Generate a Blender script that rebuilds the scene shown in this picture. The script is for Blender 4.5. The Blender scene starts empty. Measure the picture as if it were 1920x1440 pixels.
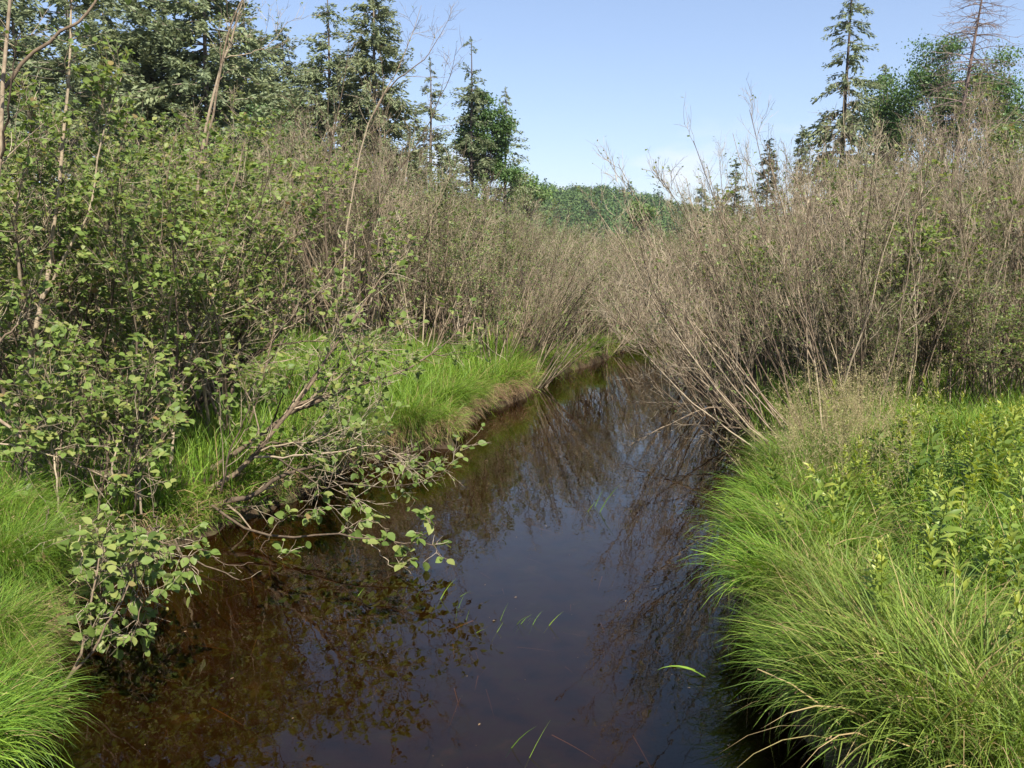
import bpy, math
import numpy as np
from mathutils import Matrix, Vector

# ------------------------------------------------------------------ camera, sky, sun, exposure
scene = bpy.context.scene
CAM_H, PITCH, FOC = 2.5, math.radians(8.5), 1663.0       # metres, radians, focal length in px of a 1920 px frame
cam_data = bpy.data.cameras.new('camera')
cam_data.sensor_width = 36.0
cam_data.lens = 36.0 * FOC / 1920.0
cam_data.clip_start, cam_data.clip_end = 0.05, 6000
cam = bpy.data.objects.new('camera', cam_data)
scene.collection.objects.link(cam)
cam.location = (0, 0, CAM_H)
cam.rotation_euler = (math.pi / 2 - PITCH, 0, 0)
scene.camera = cam

SUN_EL, SUN_AZ = math.radians(50), math.radians(155)      # azimuth clockwise from +Y
world = bpy.data.worlds.new('World'); scene.world = world; world.use_nodes = True
wn, wl = world.node_tree.nodes, world.node_tree.links
wn.clear()
w_out = wn.new('ShaderNodeOutputWorld'); w_bg = wn.new('ShaderNodeBackground')
sky = wn.new('ShaderNodeTexSky'); sky.sky_type = 'NISHITA'; sky.sun_disc = False
sky.sun_elevation, sky.sun_rotation = SUN_EL, SUN_AZ
sky.altitude, sky.air_density, sky.dust_density, sky.ozone_density = 100, 1.0, 0.35, 2.2
w_bg.inputs['Strength'].default_value = 0.083
# low fair-weather clouds all round the horizon
w_tc = wn.new('ShaderNodeTexCoord'); w_map = wn.new('ShaderNodeMapping')
w_map.inputs['Scale'].default_value = (1, 1, 2.6)
w_noise = wn.new('ShaderNodeTexNoise'); w_noise.inputs['Scale'].default_value = 7.0; w_noise.inputs['Detail'].default_value = 7
w_sep = wn.new('ShaderNodeSeparateXYZ')
w_r = wn.new('ShaderNodeMapRange'); w_r.inputs[1].default_value = 0.55; w_r.inputs[2].default_value = 0.74
w_b = wn.new('ShaderNodeMapRange'); w_b.inputs[1].default_value = 0.15; w_b.inputs[2].default_value = 0.07
w_m = wn.new('ShaderNodeMath'); w_m.operation = 'MULTIPLY'
w_mix = wn.new('ShaderNodeMixRGB'); w_mix.inputs['Color2'].default_value = (5.6, 5.5, 5.6, 1)
wl.new(w_tc.outputs['Generated'], w_map.inputs[0]); wl.new(w_map.outputs[0], w_noise.inputs[0])
wl.new(w_noise.outputs[0], w_r.inputs[0]); wl.new(w_tc.outputs['Generated'], w_sep.inputs[0])
wl.new(w_sep.outputs[2], w_b.inputs[0]); wl.new(w_r.outputs[0], w_m.inputs[0]); wl.new(w_b.outputs[0], w_m.inputs[1])
w_gam = wn.new('ShaderNodeGamma'); w_gam.inputs[1].default_value = 0.72
w_tint = wn.new('ShaderNodeMixRGB'); w_tint.blend_type = 'MULTIPLY'; w_tint.inputs[0].default_value = 1.0; w_tint.inputs['Color2'].default_value = (1.20, 1.235, 1.41, 1)
wl.new(sky.outputs[0], w_gam.inputs[0]); wl.new(w_gam.outputs[0], w_tint.inputs['Color1'])
wl.new(w_m.outputs[0], w_mix.inputs[0]); wl.new(w_tint.outputs[0], w_mix.inputs['Color1'])
wl.new(w_mix.outputs[0], w_bg.inputs[0]); wl.new(w_bg.outputs[0], w_out.inputs[0])

sun_d = bpy.data.lights.new('sun', 'SUN'); sun_d.energy = 4.5; sun_d.angle = math.radians(0.53); sun_d.color = (1.0, 0.94, 0.84)
sun = bpy.data.objects.new('sun', sun_d); scene.collection.objects.link(sun)
to_sun = Vector((math.sin(SUN_AZ) * math.cos(SUN_EL), math.cos(SUN_AZ) * math.cos(SUN_EL), math.sin(SUN_EL)))
sun.rotation_euler = to_sun.to_track_quat('Z', 'Y').to_euler()
sun.location = (12, -8, 14)

vs = scene.view_settings
vs.view_transform = 'Standard'; vs.look = 'None'; vs.exposure = 1.3; vs.gamma = 1.0; vs.use_curve_mapping = False
scene.cycles.max_bounces = 8; scene.cycles.diffuse_bounces = 3; scene.cycles.glossy_bounces = 3
scene.cycles.transmission_bounces = 4; scene.cycles.transparent_max_bounces = 8
scene.cycles.caustics_reflective = False; scene.cycles.caustics_refractive = False

# ------------------------------------------------------------------ helpers
rng = np.random.default_rng(7)
cp, sp = math.cos(PITCH), math.sin(PITCH)
def ray(px, py):
    u, v = (px - 960) / FOC, (720 - py) / FOC
    return np.array([u, cp + v * sp, -sp + v * cp])
def W(px, py, Y):                       # the point of the place seen at (px, py) that stands Y metres away
    d = ray(px, py); return np.array([0, 0, CAM_H]) + d * (Y / d[1])
def G(px, py, z=0.0):                   # the point of the place seen at (px, py) that lies at height z
    d = ray(px, py); return np.array([0, 0, CAM_H]) + d * ((z - CAM_H) / d[2])

def nrm(a): return a / np.maximum(np.linalg.norm(a, axis=-1, keepdims=True), 1e-9)

class Geo:
    def __init__(s): s.v, s.q, s.t, s.c, s.n = [], [], [], [], 0
    def add(s, v, q=None, t=None, tint=None):
        v = np.asarray(v, np.float32).reshape(-1, 3)
        if len(v) == 0: return
        s.v.append(v)
        if q is not None and len(q): s.q.append(np.asarray(q, np.int64).reshape(-1, 4) + s.n)
        if t is not None and len(t): s.t.append(np.asarray(t, np.int64).reshape(-1, 3) + s.n)
        s.c.append(np.full(len(v), 0.5, np.float32) if tint is None else np.asarray(tint, np.float32).reshape(-1))
        s.n += len(v)
    def mesh(s, name, mat, smooth=False, origin=None):
        me = bpy.data.meshes.new(name)
        v = np.concatenate(s.v) if s.v else np.zeros((0, 3), np.float32)
        if origin is not None: v = v - np.asarray(origin, np.float32)
        q = np.concatenate(s.q) if s.q else np.zeros((0, 4), np.int64)
        t = np.concatenate(s.t) if s.t else np.zeros((0, 3), np.int64)
        me.vertices.add(len(v)); me.vertices.foreach_set('co', v.astype(np.float32).ravel())
        loops = np.concatenate([q.ravel(), t.ravel()]).astype(np.int32)
        me.loops.add(len(loops)); me.loops.foreach_set('vertex_index', loops)
        starts = np.concatenate([np.arange(len(q)) * 4, len(q) * 4 + np.arange(len(t)) * 3]).astype(np.int32)
        me.polygons.add(len(starts)); me.polygons.foreach_set('loop_start', starts)
        if smooth: me.polygons.foreach_set('use_smooth', np.ones(len(starts), bool))
        me.update(calc_edges=True)
        a = me.attributes.new('tint', 'FLOAT', 'POINT'); a.data.foreach_set('value', np.concatenate(s.c))
        me.materials.append(mat)
        return me

def link(name, data, parent=None, loc=None, kind=None):
    o = bpy.data.objects.new(name, data); scene.collection.objects.link(o)
    if parent is not None: o.parent = parent
    if loc is not None: o.location = loc
    if kind: o['kind'] = kind
    return o
def tag(o, label, cat=None, group=None, kind=None):
    o['label'] = label
    if cat: o['category'] = cat
    if group: o['group'] = group
    if kind: o['kind'] = kind
    return o

# --- tubes, blades, leaves, all in numpy batches
def tubes(g, P, R, sides=4, tint=None):
    N, K = P.shape[:2]
    if N == 0: return
    T = np.empty_like(P); T[:, 1:-1] = P[:, 2:] - P[:, :-2]; T[:, 0] = P[:, 1] - P[:, 0]; T[:, -1] = P[:, -1] - P[:, -2]
    T = nrm(T)
    m = np.abs(P[:, -1] - P[:, 0]); ref = np.eye(3)[np.argmin(m, axis=1)][:, None, :]
    U = nrm(np.cross(T, np.broadcast_to(ref, T.shape))); V = np.cross(T, U)
    a = np.arange(sides) * 2 * np.pi / sides
    ring = P[:, :, None, :] + R[:, :, None, None] * (np.cos(a)[None, None, :, None] * U[:, :, None, :] + np.sin(a)[None, None, :, None] * V[:, :, None, :])
    idx = np.arange(N * K * sides).reshape(N, K, sides)
    A = idx[:, :-1, :]; B = np.roll(A, -1, axis=2); C = np.roll(idx[:, 1:, :], -1, axis=2); D = idx[:, 1:, :]
    t = np.repeat(rng.random(N) if tint is None else np.broadcast_to(tint, (N,)), K * sides)
    g.add(ring.reshape(-1, 3), q=np.stack([A, B, C, D], -1).reshape(-1, 4), tint=t)

def grow(S, D, L, K, wob=0.15, up=0.0, r=None):
    r = r or rng
    P = [S]; d = nrm(D); st = (L / K)[:, None]
    for k in range(K):
        d = nrm(d + wob * r.standard_normal(d.shape) + np.array([0, 0, up]))
        P.append(P[-1] + d * st)
    return np.stack(P, 1)

def on(P, i, t):
    K = P.shape[1] - 1
    f = np.clip(t, 0, 0.9999) * K; k = f.astype(int); w = (f - k)[:, None]
    a, b = P[i, k], P[i, k + 1]
    return a * (1 - w) + b * w, nrm(b - a)

def side_dirs(T, ang, r=None):          # a direction leaning ang away from T, any way round
    r = r or rng
    x = r.standard_normal(T.shape); x = nrm(x - (x * T).sum(-1, keepdims=True) * T)
    return nrm(T * np.cos(ang)[:, None] + x * np.sin(ang)[:, None])

def taper(R0, R1, K, p=0.8):
    s = np.linspace(0, 1, K + 1) ** p
    return R0[:, None] * (1 - s) + R1[:, None] * s

# leaf shapes: (verts, quads, tris), length 1 along x, lying in xy
def leaf_near():
    xs = [0, .22, .50, .80, 1.0]; hw = [0, .29, .37, .23, 0]
    v = [(0, 0, 0)]
    for k in (1, 2, 3):
        dz = -0.10 * xs[k] ** 2
        v += [(xs[k], 0, dz - .04), (xs[k] - .03, hw[k], dz + .05), (xs[k] - .03, -hw[k], dz + .05)]
    v.append((1.0, 0, -0.14))
    q = []; t = [(0, 1, 2), (0, 3, 1)]
    for k in (0, 1):
        a = 1 + 3 * k; b = a + 3
        q += [(a, b, b + 1, a + 1), (a, a + 2, b + 2, b)]
    t += [(7, 10, 8), (7, 9, 10)]
    return np.array(v, np.float32), np.array(q), np.array(t)
def leaf_mid():
    v = [(0, 0, 0), (.5, 0, -.06), (.45, .36, .04), (.45, -.36, .04), (1, 0, -.12)]
    return np.array(v, np.float32), np.zeros((0, 4), int), np.array([(0, 1, 2), (0, 3, 1), (1, 4, 2), (1, 3, 4)])
def leaf_far():
    v = [(0, 0, 0), (.45, .38, .03), (1, 0, -.08), (.45, -.38, .03)]
    return np.array(v, np.float32), np.array([(0, 3, 2, 1)]), np.zeros((0, 3), int)
def leaf_lance():
    xs = [0, .3, .62, 1.0]; hw = [.02, .12, .09, 0]; z = [0, .10, .11, -.05]
    v = [(0, 0, 0)]
    for k in (1, 2): v += [(xs[k], 0, z[k] - .02), (xs[k], hw[k], z[k] + .02), (xs[k], -hw[k], z[k] + .02)]
    v.append((1, 0, z[3]))
    return np.array(v, np.float32), np.array([(1, 4, 5, 2), (1, 3, 6, 4)]), np.array([(0, 1, 2), (0, 3, 1), (4, 7, 5), (4, 6, 7)])
LEAF = dict(near=leaf_near(), mid=leaf_mid(), far=leaf_far(), lance=leaf_lance())

def leaf_frames(D, Nn):
    D = nrm(D); Y = nrm(np.cross(Nn, D)); Z = np.cross(D, Y)
    return D, Y, Z
def leaves(g, P, D, Nn, S, shape='mid', tint=None, wid=1.0):
    if len(P) == 0: return
    v, q, t = LEAF[shape]; n = len(v); N = len(P)
    X, Y, Z = leaf_frames(D, Nn)
    M = np.stack([X, Y * wid, Z], 1) * S[:, None, None]
    vv = P[:, None, :] + np.einsum('vk,nkj->nvj', v, M)
    off = (np.arange(N) * n)[:, None, None]
    g.add(vv.reshape(-1, 3), q=(q[None] + off).reshape(-1, 4) if len(q) else None, t=(t[None] + off).reshape(-1, 3) if len(t) else None,
          tint=np.repeat(rng.random(N) if tint is None else tint, n))

def blades(g, B, az, L, w, th0, th1, K=4, tint=None, p=1.2, twist=None, kink=.18):
    N = len(B)
    if N == 0: return
    s = np.linspace(0, 1, K + 1)
    th = th0[:, None] + (th1 - th0)[:, None] * (s[None, 1:] - 0.5 / K) ** p
    ks = rng.uniform(.25, .9, N); th = th + (s[None, 1:] > ks[:, None]) * (np.where(rng.random(N) < kink, rng.uniform(.5, 1.5, N), 0))[:, None]
    h = np.stack([np.cos(az), np.sin(az), 0 * az], -1)
    d = np.sin(th)[..., None] * h[:, None, :] + np.cos(th)[..., None] * np.array([0, 0, 1.0])
    P = np.concatenate([np.zeros((N, 1, 3)), np.cumsum(d * (L / K)[:, None, None], axis=1)], 1) + B[:, None, :]
    tw = rng.normal(0, .7, N) if twist is None else twist
    sd = np.stack([-np.sin(az + tw), np.cos(az + tw), 0.3 * rng.standard_normal(N)], -1)
    ww = w[:, None] * (1 - s[None, :-1] ** 1.6) * 0.5
    Lf = P[:, :-1] + sd[:, None, :] * ww[..., None]; Rt = P[:, :-1] - sd[:, None, :] * ww[..., None]
    n = 2 * K + 1
    V = np.concatenate([np.stack([Lf, Rt], 2).reshape(N, 2 * K, 3), P[:, -1:]], 1)
    k = np.arange(K - 1)
    q = np.stack([2 * k, 2 * k + 1, 2 * k + 3, 2 * k + 2], -1)
    off = (np.arange(N) * n)[:, None, None]
    g.add(V.reshape(-1, 3), q=(q[None] + off).reshape(-1, 4), t=(np.array([[2 * K - 2, 2 * K - 1, 2 * K]])[None] + off).reshape(-1, 3),
          tint=np.repeat(rng.random(N) if tint is None else tint, n))
    return P

# ------------------------------------------------------------------ materials
def new_mat(name):
    m = bpy.data.materials.new(name); m.use_nodes = True
    n, l = m.node_tree.nodes, m.node_tree.links
    return m, n, l, n['Principled BSDF'], n['Material Output']
def ramp(n, stops):
    r = n.new('ShaderNodeValToRGB'); e = r.color_ramp.elements
    while len(e) < len(stops): e.new(0.5)
    for k, (p, c) in enumerate(stops): e[k].position = p; e[k].color = (*c, 1)
    return r
def leaf_mat(name, stops, trans=0.35, rough=0.5, spec=0.35, objrand=0.12):
    m, n, l, b, o = new_mat(name)
    at = n.new('ShaderNodeAttribute'); at.attribute_name = 'tint'
    r = ramp(n, stops); l.new(at.outputs['Fac'], r.inputs[0])
    oi = n.new('ShaderNodeObjectInfo'); hsv = n.new('ShaderNodeHueSaturation')
    mr = n.new('ShaderNodeMapRange'); mr.inputs[3].default_value = 1 - objrand; mr.inputs[4].default_value = 1 + objrand
    l.new(oi.outputs['Random'], mr.inputs[0]); l.new(mr.outputs[0], hsv.inputs['Value']); l.new(r.outputs[0], hsv.inputs['Color'])
    l.new(hsv.outputs[0], b.inputs['Base Color'])
    b.inputs['Roughness'].default_value = rough; b.inputs['Specular IOR Level'].default_value = spec
    tr = n.new('ShaderNodeBsdfTranslucent'); h2 = n.new('ShaderNodeHueSaturation')
    h2.inputs['Hue'].default_value = 0.485; h2.inputs['Saturation'].default_value = 1.1; h2.inputs['Value'].default_value = 1.25
    l.new(hsv.outputs[0], h2.inputs['Color']); l.new(h2.outputs[0], tr.inputs['Color'])
    mx = n.new('ShaderNodeMixShader'); mx.inputs[0].default_value = trans
    l.new(b.outputs[0], mx.inputs[1]); l.new(tr.outputs[0], mx.inputs[2]); l.new(mx.outputs[0], o.inputs[0])
    return m
def bark_mat(name, stops, scale=30.0, rough=0.85):
    m, n, l, b, o = new_mat(name)
    at = n.new('ShaderNodeAttribute'); at.attribute_name = 'tint'
    tc = n.new('ShaderNodeTexCoord'); nz = n.new('ShaderNodeTexNoise'); nz.inputs['Scale'].default_value = scale; nz.inputs['Detail'].default_value = 3
    l.new(tc.outputs['Object'], nz.inputs[0])
    ma = n.new('ShaderNodeMath'); ma.operation = 'MULTIPLY_ADD'; ma.inputs[1].default_value = 0.9; ma.inputs[2].default_value = -0.45
    l.new(nz.outputs[0], ma.inputs[0])
    ad0 = n.new('ShaderNodeMath'); l.new(ma.outputs[0], ad0.inputs[0]); l.new(at.outputs['Fac'], ad0.inputs[1])
    oi = n.new('ShaderNodeObjectInfo'); om = n.new('ShaderNodeMath'); om.operation = 'MULTIPLY_ADD'; om.inputs[1].default_value = 0.5; om.inputs[2].default_value = -0.25
    l.new(oi.outputs['Random'], om.inputs[0]); ad = n.new('ShaderNodeMath'); l.new(ad0.outputs[0], ad.inputs[0]); l.new(om.outputs[0], ad.inputs[1])
    r = ramp(n, stops); l.new(ad.outputs[0], r.inputs[0]); l.new(r.outputs[0], b.inputs['Base Color'])
    b.inputs['Roughness'].default_value = rough; b.inputs['Specular IOR Level'].default_value = 0.2
    return m
M = {}
M['alder_leaf'] = leaf_mat('alder_leaf', [(0, (.085, .135, .028)), (.45, (.155, .220, .050)), (.85, (.215, .275, .075)), (.96, (.28, .28, .09)), (1, (.24, .16, .07))], 0.42, 0.45, 0.25)
M['thicket_leaf'] = leaf_mat('thicket_leaf', [(0, (.075, .12, .03)), (.55, (.13, .175, .048)), (1, (.21, .225, .075))], 0.38)
M['grass'] = leaf_mat('grass', [(0, (.070, .150, .017)), (.45, (.145, .250, .028)), (.78, (.235, .325, .045)), (.86, (.26, .21, .085)), (1, (.42, .30, .15))], 0.33, 0.5, 0.25, 0.16)
M['sedge'] = leaf_mat('sedge', [(0, (.080, .135, .020)), (.45, (.155, .225, .034)), (.76, (.235, .28, .055)), (.86, (.26, .22, .08)), (1, (.40, .29, .14))], 0.3, 0.55, 0.25, 0.16)
M['straw'] = leaf_mat('straw', [(0, (.12, .075, .04)), (.5, (.23, .15, .082)), (1, (.38, .28, .16))], 0.2, 0.7, 0.2, 0.1)
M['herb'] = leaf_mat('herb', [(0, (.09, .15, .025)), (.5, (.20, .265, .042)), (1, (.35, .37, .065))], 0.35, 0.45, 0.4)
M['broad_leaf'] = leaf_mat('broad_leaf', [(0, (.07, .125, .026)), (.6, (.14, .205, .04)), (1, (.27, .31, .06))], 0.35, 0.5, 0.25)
M['needle'] = leaf_mat('needle', [(0, (.11, .145, .085)), (.6, (.20, .235, .115)), (.85, (.23, .23, .115)), (1, (.27, .22, .14))], 0.28, 0.6, 0.3)
M['tree_leaf'] = leaf_mat('tree_leaf', [(0, (.055, .110, .034)), (.6, (.10, .175, .050)), (1, (.17, .23, .07))], 0.3)
M['hill_leaf'] = leaf_mat('hill_leaf', [(0, (.035, .070, .026)), (.6, (.075, .130, .038)), (1, (.125, .175, .05))], 0.2, 0.6, 0.2)
M['panicle'] = leaf_mat('panicle', [(0, (.28, .22, .12)), (.5, (.36, .30, .16)), (1, (.30, .30, .12))], 0.35, 0.7, 0.2)
M['bark'] = bark_mat('bark', [(0, (.055, .040, .027)), (.5, (.155, .113, .075)), (1, (.34, .27, .185))])
M['twig'] = bark_mat('twig', [(0, (.12, .092, .058)), (.5, (.25, .198, .132)), (1, (.44, .365, .26))])
M['dark_bark'] = bark_mat('dark_bark', [(0, (.06, .048, .04)), (.5, (.13, .105, .085)), (1, (.22, .18, .14))], 12)
M['dead_twig'] = bark_mat('dead_twig', [(0, (.14, .10, .085)), (.5, (.22, .165, .14)), (1, (.30, .24, .21))], 12)

m, n, l, b, o = new_mat('ground')
tc = n.new('ShaderNodeTexCoord'); nz = n.new('ShaderNodeTexNoise'); nz.inputs['Scale'].default_value = 3.5; nz.inputs['Detail'].default_value = 9
l.new(tc.outputs['Object'], nz.inputs[0])
r = ramp(n, [(.3, (.028, .020, .013)), (.5, (.055, .038, .023)), (.62, (.055, .055, .022)), (.75, (.11, .085, .05))]); l.new(nz.outputs[0], r.inputs[0]); l.new(r.outputs[0], b.inputs['Base Color'])
b.inputs['Roughness'].default_value = 0.95; b.inputs['Specular IOR Level'].default_value = 0.1
bp = n.new('ShaderNodeBump'); bp.inputs['Strength'].default_value = 0.6; bp.inputs['Distance'].default_value = 0.05
l.new(nz.outputs[0], bp.inputs['Height']); l.new(bp.outputs[0], b.inputs['Normal'])
M['ground'] = m

m, n, l, b, o = new_mat('water')
n.remove(b)
tr = n.new('ShaderNodeBsdfTransparent'); tr.inputs[0].default_value = (.42, .295, .16, 1)
gl = n.new('ShaderNodeBsdfGlossy'); gl.inputs['Roughness'].default_value = 0.004; gl.inputs[0].default_value = (1.0, .96, .90, 1)
fr = n.new('ShaderNodeFresnel'); fr.inputs[0].default_value = 1.45
tc = n.new('ShaderNodeTexCoord'); mp = n.new('ShaderNodeMapping'); mp.inputs['Scale'].default_value = (1.0, 0.6, 1)
n1 = n.new('ShaderNodeTexNoise'); n1.inputs['Scale'].default_value = 5.0; n1.inputs['Detail'].default_value = 2
n2 = n.new('ShaderNodeTexNoise'); n2.inputs['Scale'].default_value = 26.0; n2.inputs['Detail'].default_value = 2
n3 = n.new('ShaderNodeTexNoise'); n3.inputs['Scale'].default_value = 0.8; n3.inputs['Detail'].default_value = 2
l.new(tc.outputs['Object'], mp.inputs[0])
for k in (n1, n2, n3): l.new(mp.outputs[0], k.inputs[0])
mu = n.new('ShaderNodeMath'); mu.operation = 'MULTIPLY'; l.new(n2.outputs[0], mu.inputs[0]); l.new(n3.outputs[0], mu.inputs[1])
ad = n.new('ShaderNodeMath'); ad.operation = 'MULTIPLY_ADD'; ad.inputs[1].default_value = 0.16; l.new(mu.outputs[0], ad.inputs[0]); l.new(n1.outputs[0], ad.inputs[2])
bp = n.new('ShaderNodeBump'); bp.inputs['Strength'].default_value = 0.055; bp.inputs['Distance'].default_value = 0.03
l.new(ad.outputs[0], bp.inputs['Height'])
l.new(bp.outputs[0], gl.inputs['Normal']); l.new(bp.outputs[0], fr.inputs['Normal'])
mx = n.new('ShaderNodeMixShader'); l.new(fr.outputs[0], mx.inputs[0]); l.new(tr.outputs[0], mx.inputs[1]); l.new(gl.outputs[0], mx.inputs[2]); l.new(mx.outputs[0], o.inputs[0])
M['water'] = m

# ------------------------------------------------------------------ ground, stream, hill
BANK_L = [(10, 1500), (80, 1330), (100, 1200), (150, 1105), (285, 1045), (430, 985), (560, 935), (640, 880), (730, 852), (848, 838), (866, 800), (900, 778), (985, 745), (1050, 702), (1110, 685), (1160, 662), (1200, 648), (1270, 628), (1350, 618)]
BANK_R = [(1350, 636), (1296, 664), (1290, 700), (1320, 745), (1385, 800), (1460, 872), (1432, 930), (1405, 1000), (1400, 1100), (1420, 1200), (1480, 1330), (1560, 1440), (1640, 1560)]
pl = [G(*p)[:2] for p in BANK_L]; pr = [G(*p)[:2] for p in BANK_R]
poly = np.array([(-2.2, -14), (-2.1, -2), (-2.05, 1.5)] + pl + [(pl[-1][0] + 6, pl[-1][1] + 9), (pr[0][0] + 7, pr[0][1] + 5)] + pr + [(1.75, 1.5), (1.9, -2), (2.2, -14)])
def stream_d(x, y):                     # signed distance to the water's edge: + on land
    x = np.asarray(x, float); y = np.asarray(y, float)
    best = np.full(x.shape, 1e9); inside = np.zeros(x.shape, bool)
    for (x1, y1), (x2, y2) in zip(poly, np.roll(poly, -1, 0)):
        dx, dy = x2 - x1, y2 - y1
        t = np.clip(((x - x1) * dx + (y - y1) * dy) / (dx * dx + dy * dy + 1e-12), 0, 1)
        best = np.minimum(best, (x - x1 - t * dx) ** 2 + (y - y1 - t * dy) ** 2)
        c = ((y1 > y) != (y2 > y)) & (x < dx * (y - y1) / (dy + 1e-12) + x1)
        inside ^= c
    d = np.sqrt(best); return np.where(inside, -d, d)
def sstep(a, b, x): t = np.clip((x - a) / (b - a), 0, 1); return t * t * (3 - 2 * t)
def wavy(x, y): return 0.5 * np.sin(x * 1.7 + 0.6 * y) * np.cos(y * 1.3 - 0.4 * x) + 0.3 * np.sin(x * 3.9 - y * 2.7) + 0.2 * np.sin(7.1 * x + 5.3 * y)
def ground_z(x, y, d=None):
    x = np.asarray(x, float); y = np.asarray(y, float)
    if d is None: d = stream_d(x, y)
    d = d + sstep(.9, .0, np.abs(d)) * (.05 * np.sin(5.1 * x + 1.3 * np.sin(4.3 * y)) * np.sin(4.7 * y + x) + .04 * np.sin(13 * x + 3 * y) * np.sin(11 * y - 2 * x))
    land = 0.30 * sstep(-0.04, 0.22, d) + 0.22 * (1 - np.exp(-np.maximum(d, 0) / 1.6)) + 0.07 * wavy(x, y) * sstep(0.1, 0.8, d)
    far = 0.25 * sstep(18, 45, y)
    bed = -0.12 - 0.5 * sstep(0, 0.7, -d) + 0.03 * wavy(x * 2, y * 2)
    return np.where(d > 0, land + far * (d > 0.3), np.where(d > -0.04, np.minimum(land, 0.3), bed))

def axis(lo, hi, fine_lo, fine_hi, step, grow_=1.18):
    a = list(np.arange(fine_lo, fine_hi, step)); s = step
    while a[-1] < hi: s *= grow_; a.append(a[-1] + s)
    s = step
    while a[0] > lo: s *= grow_; a.insert(0, a[0] - s)
    return np.array(a)
gx = axis(-2500, 2500, -7.5, 9, 0.11); gy = axis(-60, 3500, 1.0, 28, 0.13)
X, Y = np.meshgrid(gx, gy); Z = ground_z(X, Y)
g = Geo(); idx = np.arange(X.size).reshape(X.shape)
g.add(np.stack([X, Y, Z], -1).reshape(-1, 3), q=np.stack([idx[:-1, :-1], idx[:-1, 1:], idx[1:, 1:], idx[1:, :-1]], -1).reshape(-1, 4))
tag(link('ground', g.mesh('ground', M['ground'], True), kind='structure'), 'damp brown meadow soil and muddy stream banks')
g = Geo(); wx = np.linspace(-9, 20, 30); wy = np.linspace(-14, 45, 40); X, Y = np.meshgrid(wx, wy); idx = np.arange(X.size).reshape(X.shape)
g.add(np.stack([X, Y, 0 * X], -1).reshape(-1, 3), q=np.stack([idx[:-1, :-1], idx[:-1, 1:], idx[1:, 1:], idx[1:, :-1]], -1).reshape(-1, 4))
tag(link('stream_water', g.mesh('stream_water', M['water'], True), kind='structure'), 'dark brown still stream water reflecting sky and shrubs')

HX = np.array([-2000, -300, -60, 14, 31, 42, 52, 61, 70, 82, 110, 500, 2500]); HZ = np.array([26, 27, 26, 20, 19.4, 18.2, 16, 13.4, 10.2, 6.5, 2, 1, 1])
def hill_z(x, y):
    c = np.interp(x + 2 * np.sin(y * .05), HX, HZ)
    return 0.6 + c * sstep(215, 362, y) * (1 - 0.9 * sstep(400, 900, y)) + 0.8 * np.sin(x * .11) * np.sin(y * .07) * sstep(230, 300, y)
hx = np.arange(-420, 600, 8.0); hy = np.concatenate([np.arange(205, 420, 6.0), np.arange(430, 950, 40)])
X, Y = np.meshgrid(hx, hy); Z = hill_z(X, Y) - 0.4; idx = np.arange(X.size).reshape(X.shape)
g = Geo(); g.add(np.stack([X, Y, Z], -1).reshape(-1, 3), q=np.stack([idx[:-1, :-1], idx[:-1, 1:], idx[1:, 1:], idx[1:, :-1]], -1).reshape(-1, 4))
tag(link('hill', g.mesh('hill', M['ground'], True), kind='structure'), 'low wooded hill beyond the end of the stream')

# far-off wood on the hill: many crowns of leaf clumps, one mass
def crowns(g, C, Rxy, H, n, size, conifer):
    for c, r_, h, co in zip(C, Rxy, H, conifer):
        k = n
        if co:
            t = rng.random(k) ** 0.7; a = rng.random(k) * 6.283; rr = r_ * t * (0.6 + 0.4 * rng.random(k)) * .6
            p = np.stack([np.cos(a) * rr, np.sin(a) * rr, h * 1.25 * (1 - t)], -1); tt = rng.random(k) * .45
        else:
            d = nrm(rng.standard_normal((k, 3))); d[:, 2] = np.abs(d[:, 2]) * 1.0 - .12
            lump = 1 + .22 * np.sin(5 * d[:, 0] + c[0]) * np.sin(4 * d[:, 1] + c[1]) + .15 * np.sin(9 * d[:, 2] + c[0])
            p = d * np.array([r_, r_, h * .55]) * (lump * (0.82 + .2 * rng.random(k)))[:, None] + np.array([0, 0, h * .45]); tt = np.clip(.3 + .25 * rng.random() + .4 * rng.random(k), 0, 1)
        nn = nrm(p - np.array([0, 0, h * .4]) + .5 * rng.standard_normal((k, 3)) * r_)
        dd = np.cross(nn, rng.standard_normal((k, 3)))
        leaves(g, p + c, dd, nn, size * (0.6 + .8 * rng.random(k)), 'far', tt)
g = Geo(); N = 520
yy = 232 + 150 * rng.random(N); xx = (0.0 + 0.26 * rng.random(N)) * yy
cc = np.stack([xx, yy, hill_z(xx, yy)], -1)
crowns(g, cc, 2.4 + 1.8 * rng.random(N), 6.0 + 3.5 * rng.random(N), 230, .68, rng.random(N) < np.where(yy > 345, .35, .15))
tag(link('hill_forest', g.mesh('hill_forest', M['hill_leaf']), kind='stuff'), 'green mixed forest covering the distant hill')
# low scrub between the thickets and the hill
g = Geo(); N = 420
yy = 62 + 150 * rng.random(N) ** 1.3; xx = (-0.5 + 1.1 * rng.random(N)) * yy
cc = np.stack([xx, yy, 0.7 + 0 * xx], -1)
crowns(g, cc, 1.4 + 1.2 * rng.random(N), 2.0 + 1.3 * rng.random(N), 75, .5, np.zeros(N, bool))
tag(link('distant_scrub', g.mesh('distant_scrub', M['thicket_leaf']), kind='stuff'), 'low green scrub on the flat before the hill')
print('structure done')

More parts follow.
